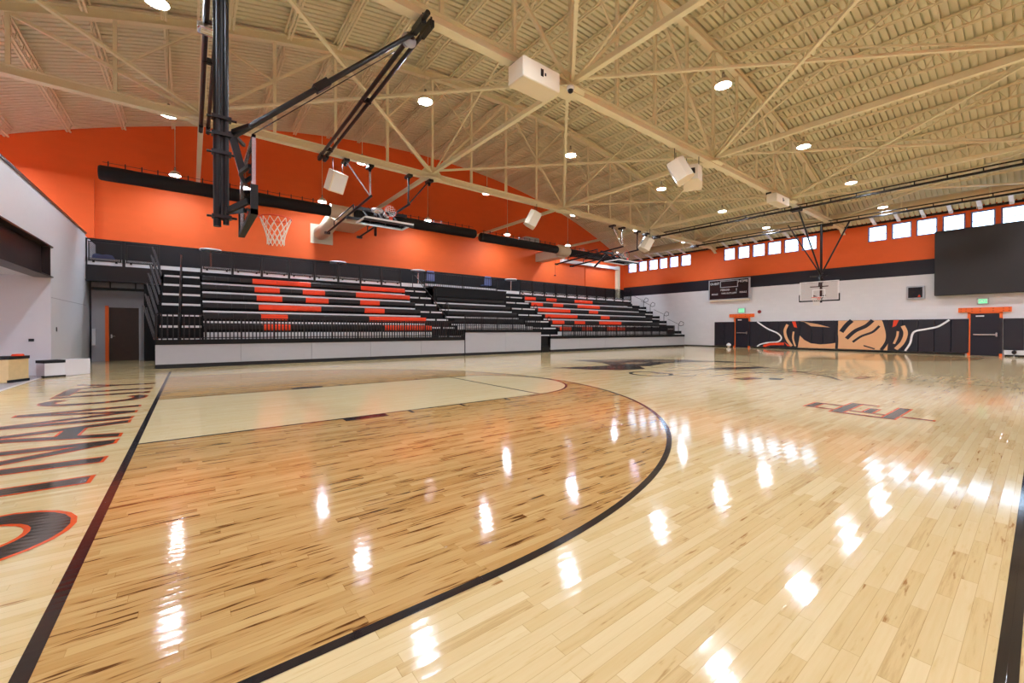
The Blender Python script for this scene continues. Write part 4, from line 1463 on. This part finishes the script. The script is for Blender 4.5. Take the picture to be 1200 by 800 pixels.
# round duct along the window wall
t = empty('round_duct', (29.7, 0, 7.45), 'long beige round duct above the windows on the window wall', 'duct')
MB().lathe([(0, YN + 0.1), (0.27, YN + 0.1), (0.27, 20.0), (0.25, 20.06), (0, 20.06)], (29.7, 0, 7.63), None, 24, 'y').build('duct_run', M['duct'], t)
m = MB()
for y in (-4.5, -1.5, 1.5, 4.5, 7.5, 10.5, 13.5, 16.5, 19.5):
    m.lathe([(0.272, y - 0.03), (0.283, y - 0.03), (0.283, y + 0.03), (0.272, y + 0.03)], (29.7, 0, 7.63), None, 24, 'y')
    m.box(29.69, 29.71, y - 0.01, y + 0.01, 7.88, roofz(29.7))
m.build('duct_collar', M['steel'], t)
# white knee braces between roof and window wall
KY = [sum(p) / 2 + 0.1 for g in G[1:3] for p in g] + [sum(p) / 2 for p in G[0][1:]]
nk = len(KY)
for i, y in enumerate(sorted(KY)):
    m = MB().bar((30.45, y, 7.60), (31.4, y - 0.02, 7.34), 0.16, 0.05)
    m.box(31.30, 31.6, y - 0.08, y + 0.06, 7.30, 7.35)
    tag(m.build('knee_brace', M['white'], at=(31, y, 7.4)), 'white knee brace above the windows, %s counted from the big black board' % ORD[i], 'brace', 'white knee braces')
# corner steel
m = MB()
m.box(30.4, 30.62, 23.2, 23.42, 3.55, 6.9); m.box(30.36, 30.40, 23.14, 23.44, 3.55, 6.9); m.box(30.62, 30.66, 23.14, 23.44, 3.55, 6.9)
struct(m, 'column_corner', M['steel'], 'beige steel column in the corner by the windows')
m = MB().box(23.5, 30.66, 23.14, 23.42, 6.55, 6.8)
struct(m, 'beam_corner', M['white'], 'white steel beam on the orange wall near the corner')
m = MB()
m.tube((26.4, YB - 0.03, 4.9), (26.4, YB - 0.03, 6.5), 0.025, None, 8)
tag(m.build('conduit', M['orange_x'], at=(26.4, YB, 5)), 'thin orange painted conduit on the wall near the corner', 'conduit')
m = MB().tube((3.6, YB - 0.03, 5.5), (3.6, YB - 0.03, 8.2), 0.015, None, 8)
tag(m.build('conduit', M['orange_x'], at=(3.6, YB, 5)), 'thin orange painted conduit above the letter P', 'conduit')
tag(MB().lathe([(0, -0.06), (0.07, -0.06), (0.07, 0), (0, 0)], (3.55, YB, 5.45), None, 16, 'y').build('fire_alarm', M['red'], at=(3.55, YB, 5.45)), 'small dark red alarm on the orange wall above the P and C bank', 'alarm')
tag(MB().tube((22.9, YB - 0.1, 5.55), (22.9, YB - 0.1, 6.6), 0.01, None, 6).lathe([(0, -0.08), (0.08, -0.06), (0.08, 0.02), (0, 0.02)], (22.9, YB - 0.1, 5.5), None, 14).build('hanging_box', M['red'], at=(22.9, YB - 0.1, 5.5)), 'small dark box hanging on a cord before the orange wall near the corner', 'box')

# ------------------------------------------------------------------ speakers and boxes on the trusses
def speaker(x, y, z, yaw, label, s=1.0):
    t = empty('loudspeaker', (x, y, z), label, 'speaker', 'white hanging loudspeakers')
    prof = [(-0.30, -0.26), (0.30, -0.26), (0.30, 0.10), (0.16, 0.30), (-0.16, 0.30), (-0.30, 0.10)]
    m = MB()
    m.prism(prof, -0.36, 0.36, None)
    tilt = R(28)
    def xf(p):
        v = Vector(p) * s
        v = Matrix.Rotation(yaw, 3, 'Z') @ (Matrix.Rotation(tilt, 3, 'X') @ v)
        return (v.x + x, v.y + y, v.z + z)
    m.v = [xf(p) for p in m.v]
    m.build('cabinet', M['cream'], t)
    m = MB().box(-0.26, 0.26, -0.275, -0.26, -0.32, 0.32)
    m.v = [xf(p) for p in m.v]
    m.build('front_grille', M['white'], t)
    m = MB().box(-0.07, 0.07, 0.30, 0.315, -0.1, 0.16)
    m.v = [xf(p) for p in m.v]
    m.build('terminal_plate', M['blacksteel'], t)
    a, b = xf((-0.2, 0.0, 0.34)), xf((0.2, 0.0, 0.34))
    m = MB()
    for q in (a, b): m.tube(q, (q[0], q[1], 7.24), 0.012, None, 6)
    m.build('hanging_cable', M['blacksteel'], t)
speaker(13.35, 7.4, 6.52, R(205), 'white loudspeaker on the middle truss, the one of the pair toward the side bay', 0.98)
speaker(14.15, 7.4, 6.48, R(120), 'white loudspeaker on the middle truss, the one of the pair toward the windows', 0.98)
speaker(4.55, 15.5, 6.52, R(20), 'white loudspeaker hung above the letter P beside a folded practice goal', 0.95)
speaker(13.5, 15.1, 6.55, R(60), 'white loudspeaker hung before the gap in the black fabric ducts', 1.0)
speaker(22.0, 14.6, 6.35, R(60), 'white loudspeaker hung beside the folded goal near the windows', 1.0)
def truss_box(x0, x1, y, z0, z1, label, dy=0.42):
    t = empty('control_box', ((x0 + x1) / 2, y, z0), label, 'box', 'cream boxes on the truss')
    MB().bbox(x0, x1, y - dy, y + 0.05, z0, z1, 0.02).build('case', M['cream'], t)
    xm = x0 + (x1 - x0) * 0.5
    MB().box(xm - 0.05, xm + 0.03, y - dy - 0.01, y - dy, z1 - 0.28, z1 - 0.12).box(xm + 0.07, xm + 0.11, y - dy - 0.01, y - dy, z1 - 0.24, z1 - 0.18).build('vent_slot', M['blacksteel'], t)
    m = MB()
    for x in (x0 + 0.1, x1 - 0.1): m.box(x - 0.02, x + 0.02, y - 0.1, y + 0.1, z1, 7.25)
    m.build('bracket', M['blacksteel'], t)
truss_box(6.15, 7.25, 7.35, 6.72, 7.18, 'large cream box mounted on the middle truss above the free throw lane', 0.5)
truss_box(20.3, 21.7, 7.35, 6.78, 7.16, 'large cream box mounted on the middle truss toward the windows', 0.36)
t = empty('security_camera', (7.85, 7.2, 7.1), 'small white dome camera on the middle truss beside the cream box', 'camera')
MB().lathe([(0, 0.08), (0.09, 0.08), (0.09, 0.0), (0.0, 0.0)], (7.85, 7.1, 7.12), None, 16).build('mount_ring', M['white'], t)
MB().lathe([(0.07, 0.0), (0.06, -0.05), (0.03, -0.075), (0, -0.08)], (7.85, 7.1, 7.12), None, 16).build('dome', M['blacksteel'], t)

# ------------------------------------------------------------------ end wall
# vinyl pads
PADS = []
def pads(y0, y1, where):
    n = round((y1 - y0) / 0.61)
    for i in range(n):
        a = y0 + (y1 - y0) * i / n
        b = y0 + (y1 - y0) * (i + 1) / n
        PADS.append((a, b, where, n - 1 - i))
pads(13.68, 15.12, 'between the bleachers and scoreboard door')
pads(2.28, 12.62, 'between the two doors')
pads(-2.0, 1.14, 'beyond the door under the black board')
for a, b, wh, i in PADS:
    m = MB().bbox(XE - 0.10, XE - 0.005, a + 0.004, b - 0.004, 0.10 if a > 1.2 else 0.32, 1.84, 0.015)
    tag(m.build('wall_pad', M['pad'], at=(XE, (a + b) / 2, 0.1)), 'black wall pad %s, %s from scoreboard side' % (wh, ORD[i]), 'pad', 'black wall pads')
XP = XE - 0.101
def mural_poly(mb, pts):
    mb.add([(XP, y, z) for y, z in pts], [tuple(range(len(pts)))])
def mural_line(mb, pts, w_, dx=0.0):
    n = len(pts)
    L_, R_ = [], []
    for i in range(n):
        a = Vector(pts[max(i - 1, 0)]); b = Vector(pts[min(i + 1, n - 1)])
        d = (b - a).normalized()
        nn = Vector((-d.y, d.x)) * (w_ / 2)
        L_.append(Vector(pts[i]) + nn); R_.append(Vector(pts[i]) - nn)
    mb.add([(XP - dx, p.x, p.y) for p in L_] + [(XP - dx, p.x, p.y) for p in R_], [(i, i + 1, n + i + 1, n + i) for i in range(n - 1)])
def smooth(pts, n=8):
    out = []
    for i in range(len(pts) - 1):
        p0, p1, p2, p3 = pts[max(i - 1, 0)], pts[i], pts[i + 1], pts[min(i + 2, len(pts) - 1)]
        for k in range(n):
            t = k / n
            out.append(tuple(0.5 * (2 * p1[q] + (p2[q] - p0[q]) * t + (2 * p0[q] - 5 * p1[q] + 4 * p2[q] - p3[q]) * t * t + (3 * p1[q] - p0[q] - 3 * p2[q] + p3[q]) * t ** 3) for q in (0, 1)))
    return out + [pts[-1]]
mu = empty('wall_mural', (XP, 7.5, 0.1), 'printed mural of flowing tan, white and orange shapes across the black pads', 'mural')
m = MB()
mural_line(m, smooth([(12.15, 1.82), (11.5, 1.35), (10.9, 1.05), (10.66, 0.75), (10.85, 0.48), (11.45, 0.40), (11.9, 0.28), (12.15, 0.12)]), 0.09)
mural_line(m, smooth([(4.62, 0.12), (4.42, 0.55), (4.28, 1.15), (3.8, 1.32), (3.35, 1.46), (2.95, 1.80)]), 0.09)
m.build('white_lines', M['white_ink'], mu)
m = MB()
mural_line(m, smooth([(11.75, 0.14), (11.35, 0.30), (10.9, 0.33), (10.5, 0.34)]), 0.17)
mural_poly(m, [(10.05, 0.18), (10.3, 0.20), (10.5, 0.48), (10.35, 0.36)])
mural_poly(m, [(9.93, 1.45), (10.05, 1.82), (9.85, 1.82), (9.75, 1.40)])
mural_poly(m, [(4.88, 1.82), (5.1, 1.82), (5.15, 1.42), (5.0, 1.50)])
m.build('orange_flashes', M['seatorange'], mu)
m = MB()
# tan field in plain curved panels
mural_poly(m, [(9.72, 0.12), (5.35, 0.12), (5.30, 1.0), (5.6, 1.83), (7.6, 1.83), (7.62, 0.5), (8.0, 0.42), (8.5, 0.36), (9.0, 0.42), (9.35, 0.62), (9.6, 0.9)])
mural_poly(m, [(9.6, 1.83), (9.45, 1.83), (9.0, 1.5), (8.0, 1.42), (8.6, 1.62), (9.2, 1.75)])
mural_line(m, smooth([(10.05, 0.2), (10.35, 0.7), (10.45, 1.2), (10.3, 1.62)]), 0.16)
mural_line(m, smooth([(9.85, 0.2), (9.98, 0.7), (9.95, 1.15)]), 0.10)
mural_line(m, smooth([(5.0, 0.2), (4.72, 0.6), (4.6, 1.1), (4.72, 1.5)]), 0.18)
mural_line(m, smooth([(5.08, 0.5), (4.95, 0.9), (4.92, 1.2)]), 0.10)
m.build('tan_panels', M['tan'], mu)
m = MB()
mural_line(m, smooth([(7.9, 1.83), (7.72, 1.3), (7.66, 0.7), (7.68, 0.12)]), 0.14, 0.002)
mural_line(m, smooth([(7.45, 1.15), (7.2, 1.55), (6.95, 1.83)]), 0.24, 0.002)
mural_line(m, smooth([(7.2, 0.75), (6.8, 1.2), (6.3, 1.5), (6.0, 1.83)]), 0.20, 0.002)
mural_line(m, smooth([(6.9, 0.55), (6.5, 0.9), (6.0, 1.15), (5.7, 1.5)]), 0.12, 0.002)
mural_line(m, smooth([(6.4, 0.36), (5.9, 0.18)]), 0.07, 0.002)
mural_line(m, smooth([(5.62, 0.12), (5.38, 0.6), (5.35, 1.1), (5.5, 1.83)]), 0.16, 0.002)
m.build('dark_bands', M['pad'], mu)

# doors
def steel_door(n, ya, yb, label, bolts=True):
    w = MB()
    w.box(XE - 0.035, XE - 0.005, ya, yb, 0.01, 2.10)
    d = struct(w, 'door_%d' % n, M['door'], label)
    f = MB()
    for y0, y1 in ((ya - 0.1, ya), (yb, yb + 0.1)):
        f.box(XE - 0.06, XE - 0.001, y0, y1, 1.86, 2.2)
        f.box(XE - 0.12, XE - 0.001, y0, y1, 0.0, 0.13)
    f.box(XE - 0.045, XE - 0.001, yb, yb + 0.05, 0.13, 1.86)
    f.box(XE - 0.06, XE - 0.001, ya - 0.1, yb + 0.1, 2.10, 2.2)
    f.build('door_frame', M['orangesteel'], d)
    f = MB()
    f.box(XE - 0.10, XE - 0.001, ya - 0.1, ya, 0.13, 1.86)
    f.build('jamb_pad', M['pad'], d)
    h = MB().box(XE - 0.09, XE - 0.001, ya - 0.38, yb + 0.42, 2.16, 2.40)
    for y in (ya - 0.3, ya - 0.12, ya + 0.2, (ya + yb) / 2 + 0.15, yb - 0.05, yb + 0.15, yb + 0.32):
        for z in (2.22, 2.34): h.tube((XE - 0.10, y, z), (XE - 0.08, y, z), 0.018, M['blacksteel'], 8)
    h.build('header_rail', M['orangesteel'], d)
    h = MB().box(XE - 0.10, XE - 0.06, ya + 0.12, yb - 0.10, 1.02, 1.08)
    h.box(XE - 0.11, XE - 0.035, ya + 0.06, ya + 0.12, 0.95, 1.15)
    h.build('panic_bar', M['chrome'], d)
    MB().box(XE - 0.09, XE - 0.035, (ya + yb) / 2 + 0.02, yb - 0.18, 1.94, 2.0).build('door_closer', M['white'], d)
steel_door(2, 1.27, 2.22, 'navy black steel door under the big black board')
steel_door(3, 12.74, 13.62, 'black steel door under the scoreboard')
def exit_sign(y0, y1, z0, z1, label):
    t = empty('exit_sign', (XE, (y0 + y1) / 2, z0), label, 'exit sign', 'exit signs')
    MB().bbox(XE - 0.09, XE - 0.001, y0 - 0.05, y1 + 0.05, z0 - 0.04, z1 + 0.04, 0.01).build('housing', M['skirt'], t)
    MB().box(XE - 0.095, XE - 0.09, y0, y1, z0, z1).build('sign_face', M['green'], t)
    m = MB()
    text_mb(m, 'EXIT', lambda u, v: (XE - 0.097, (y0 + y1) / 2 - u, z0 + 0.05 + v), 0.2, None)
    m.build('lettering', M['white_ink'], t)
exit_sign(1.66, 1.96, 2.60, 2.82, 'green exit sign over the door under the big black board')
exit_sign(13.0, 13.40, 2.50, 2.78, 'green exit sign over the door under the scoreboard')
tag(MB().lathe([(0, -0.06), (0.1, -0.06), (0.12, 0), (0, 0)], (XE, 12.05, 2.52), None, 18, 'x').build('fire_alarm', M['red'], at=(XE, 12.05, 2.52)), 'round red fire alarm beside the door under the scoreboard', 'alarm')
# scoreboard
t = empty('scoreboard', (XE, 14.05, 3.4), 'black scoreboard with white lettering high on the window wall', 'scoreboard')
xb = XE - 0.2
MB().bbox(xb, XE - 0.001, 12.63, 15.48, 3.50, 4.93, 0.02).build('case', M['screen'], t)
m = MB()
for a, b, c, e in ((12.6, 15.5, 4.90, 4.95), (12.6, 15.5, 3.47, 3.52), (12.58, 12.68, 3.47, 4.95), (15.44, 15.51, 3.47, 4.95)):
    m.box(xb - 0.02, xb + 0.05, a, b, c, e)
m.build('case_trim', M['skirt'], t)
m = MB()
for a, b, c, e in ((13.4, 14.65, 4.80, 4.84), (13.4, 14.65, 4.36, 4.40), (13.4, 13.44, 4.36, 4.84), (14.61, 14.65, 4.36, 4.84)):
    m.box(xb - 0.015, xb, a, b, c, e)
m.build('clock_border', M['skirt'], t)
m = MB()
TX = lambda yc, zc: (lambda u, v: (xb - 0.004, yc - u, zc + v))
def sb_text(body, place, size):
    mm = MB()
    text_mb(mm, body, place, size, None)
    mm.build('lettering', M['white_ink'], t)
sb_text('GUEST', TX(15.05, 4.60), 0.23)
sb_text('HOME', TX(13.05, 4.66), 0.23)
sb_text('PERIOD', TX(14.30, 4.12), 0.19)
sb_text('1', TX(13.5, 4.08), 0.26)
sb_text('TIME OUTS LEFT', TX(14.02, 3.88), 0.15)
sb_text('FOULS', TX(15.05, 3.84), 0.16)
sb_text('FOULS', TX(13.05, 3.90), 0.16)
MB().box(xb + 0.02, XE - 0.001, 12.66, 15.42, 3.36, 3.47).build('bottom_rail', M['cream'], t)
# video board, television, curb
t = empty('video_board', (31.2, 0.5, 3.05), 'huge matte black display board at the top of the window wall', 'display board')
MB().bbox(31.2, XE - 0.06, -4.2, 3.48, 3.06, 6.40, 0.02).build('board_face', M['board'], t)
m = MB()
for y in (3.0, 1.2, -0.6, -2.4): m.box(31.45, XE - 0.001, y - 0.05, y + 0.05, 3.2, 6.2)
m.build('wall_bracket', M['blacksteel'], t)
t = empty('wall_display', (XE, 4.23, 2.9), 'small dark framed display on the white wall beside the big black board', 'display')
MB().bbox(XE - 0.14, XE - 0.001, 3.86, 4.60, 2.94, 3.66, 0.03).build('case', M['skirt'], t)
MB().box(XE - 0.15, XE - 0.14, 3.95, 4.51, 3.02, 3.58).build('screen', M['screen'], t)
MB().prism([(4.02, 3.05), (4.13, 3.05), (4.12, 3.10), (4.075, 3.19), (4.03, 3.10)], XE - 0.153, XE - 0.150, None, 'yz').build('lit_icon', M['seatorange'], t)
t = empty('floor_curb', (XE - 0.4, 0.0, 0), 'low white curb under the raised pads at the end of the window wall', 'curb')
MB().bbox(XE - 0.12, XE - 0.005, -2.0, 1.12, 0.085, 0.30, 0.01).build('curb_face', M['white'], t)
tag(MB().tube((XE - 0.3, 0.80, 0), (XE - 0.3, 0.80, 0.2), 0.02, None, 8).lathe([(0, 0.32), (0.07, 0.28), (0.085, 0.2), (0.05, 0.14), (0.02, 0.13)], (XE - 0.3, 0.80, 0), M['rubber'], 14).lathe([(0, 0.012), (0.12, 0.012), (0.12, 0), (0, 0)], (XE - 0.3, 0.8, 0), None, 14).build('floor_stanchion', M['chrome'], at=(XE - 0.3, 0.8, 0)), 'short bright stanchion with black knob before the white curb', 'stanchion')
tag(MB().lathe([(0, 0.32), (0.05, 0.31), (0.13, 0.24), (0.16, 0.16), (0.13, 0.08), (0.05, 0.0), (0, 0.0)], (XE - 0.35, 13.95, 0), None, 18).build('floor_ball', M['white'], at=(XE - 0.35, 13.95, 0)), 'pale round ball on the floor beside the door under the scoreboard', 'ball')

# ------------------------------------------------------------------ boxes by the side bay
def plyo(x0, x1, y0, y1, h, label, skin, fr_label):
    t = empty('plyo_box', ((x0 + x1) / 2, (y0 + y1) / 2, 0), label, 'box', 'boxes by the side bay')
    MB().bbox(x0, x1, y0, y1, 0.05, h - 0.05, 0.006).build('box_body', skin, t)
    MB().bbox(x0 - 0.012, x1 + 0.012, y0 - 0.012, y1 + 0.012, h - 0.09, h, 0.02).build('top_pad', M['rubber'], t)
    return t
# plywood one
t = empty('plyo_box', (-2.9, 14.2, 0), 'pale plywood box with black padded top by the side bay', 'box', 'boxes by the side bay')
c_ = [(-3.15, 14.02), (-2.72, 14.40), (-2.95, 15.3), (-3.42, 14.9)]
c_ = [(-3.30, 13.75), (-2.80, 14.38), (-2.55, 15.0), (-3.2, 15.2)]
m = MB()
def obox(mb, c0, ex, ey, z0, z1, grow=0.0):
    c0, ex, ey = Vector(c0), Vector(ex), Vector(ey)
    u, v_ = ex.normalized() * grow, ey.normalized() * grow
    p = [c0 - u - v_, c0 + ex + u - v_, c0 + ex + ey + u + v_, c0 + ey - u + v_]
    a = (p[1] - p[0]).x * (p[2] - p[1]).y - (p[1] - p[0]).y * (p[2] - p[1]).x
    pts = [(q.x, q.y) for q in p]
    mb.prism(pts if a > 0 else pts[::-1], z0, z1)
    return mb
P0 = (-2.81, 14.38)
EX, EY = (0.22, 0.42), (-0.75, -0.08)
obox(MB(), P0, EX, EY, 0.006, 0.57).build('box_body', M['plywood'], t)
obox(MB(), P0, EX, EY, 0.53, 0.60, 0.012).build('top_pad', M['rubber'], t)
obox(MB(), (P0[0], P0[1]), EX, (-0.06, 0.03), 0.0, 0.06, 0.012).build('bottom_trim', M['rubber'], t)
tag(MB().lathe([(0, 0.05), (0.09, 0.045), (0.11, 0.0), (0, 0.0)], (-2.72, 14.62, 0.60), None, 20).build('training_cone', M['seatorange'], at=(-2.72, 14.62, 0.6)), 'flat orange training disc lying on the plywood box', 'training disc')
t = empty('plyo_box', (-2.2, 16.0, 0), 'white painted box with black padded top before the white wall', 'box', 'boxes by the side bay')
P0, EX, EY = (-2.12, 15.55), (0.42, 0.52), (-0.30, 0.28)
EX2 = (0.40, 0.50)
obox(MB(), P0, EX2, EY, 0.006, 0.42).build('box_body', M['boxwhite'], t)
Q0 = (-2.12 - 0.30, 15.55 + 0.05)
obox(MB(), (-2.44, 15.36), (0.32, 0.19), (-0.2, 0.3), 0.006, 0.36).build('step_block', M['boxwhite'], t)
obox(MB(), (-2.44, 15.36), (0.32, 0.19), (-0.2, 0.3), 0.36, 0.43, 0.01).build('top_pad', M['rubber'], t)
obox(MB(), (-2.44, 15.36), (0.32, 0.19), (-0.05, 0.05), 0.0, 0.04, 0.012).build('bottom_trim', M['rubber'], t)

# ------------------------------------------------------------------ camera, sky, look
cam = bpy.data.cameras.new('camera')
co = bpy.data.objects.new('camera', cam)
COL.objects.link(co)
yaw, pit, rol, fpx = R(52.185), R(-0.439), R(0.135), 484.225
fw = Vector((math.cos(yaw) * math.cos(pit), math.sin(yaw) * math.cos(pit), math.sin(pit)))
rt = Vector((math.sin(yaw), -math.cos(yaw), 0))
up = rt.cross(fw)
r2 = rt * math.cos(rol) + up * math.sin(rol)
u2 = up * math.cos(rol) - rt * math.sin(rol)
mw = Matrix((( r2.x, u2.x, -fw.x, 0.483), (r2.y, u2.y, -fw.y, -0.074), (r2.z, u2.z, -fw.z, 1.242), (0, 0, 0, 1)))
co.matrix_world = mw
cam.sensor_width = 36
cam.lens = fpx / 1200 * 36
cam.shift_y = -(400 - 389.77) / 1200
cam.clip_start = 0.05
cam.clip_end = 300
S.camera = co

wd = bpy.data.worlds.new('sky')
S.world = wd
wd.use_nodes = True
nt = wd.node_tree
bg = nt.nodes['Background']
sk = nt.nodes.new('ShaderNodeTexSky')
sk.sky_type = 'HOSEK_WILKIE'
sk.turbidity = 4
sk.sun_direction = (-0.4, -0.3, 0.85)
mx = nt.nodes.new('ShaderNodeMix')
mx.data_type = 'RGBA'
mx.inputs[0].default_value = 0.75
nt.links.new(sk.outputs[0], mx.inputs[6])
mx.inputs[7].default_value = (0.66, 0.82, 1.0, 1)
nt.links.new(mx.outputs[2], bg.inputs[0])
bg.inputs[1].default_value = 6.5

S.view_settings.view_transform = 'Standard'
S.view_settings.look = 'None'
S.view_settings.exposure = 0.48
S.view_settings.gamma = 1.0
S.view_settings.use_curve_mapping = False
S.cycles.use_denoising = True
S.cycles.use_adaptive_sampling = False
S.cycles.max_bounces = 8
S.cycles.diffuse_bounces = 5
S.cycles.glossy_bounces = 4
S.cycles.transparent_max_bounces = 12
S.cycles.sample_clamp_indirect = 6
for o in bpy.data.objects:
    if '_w' in o: del o['_w']
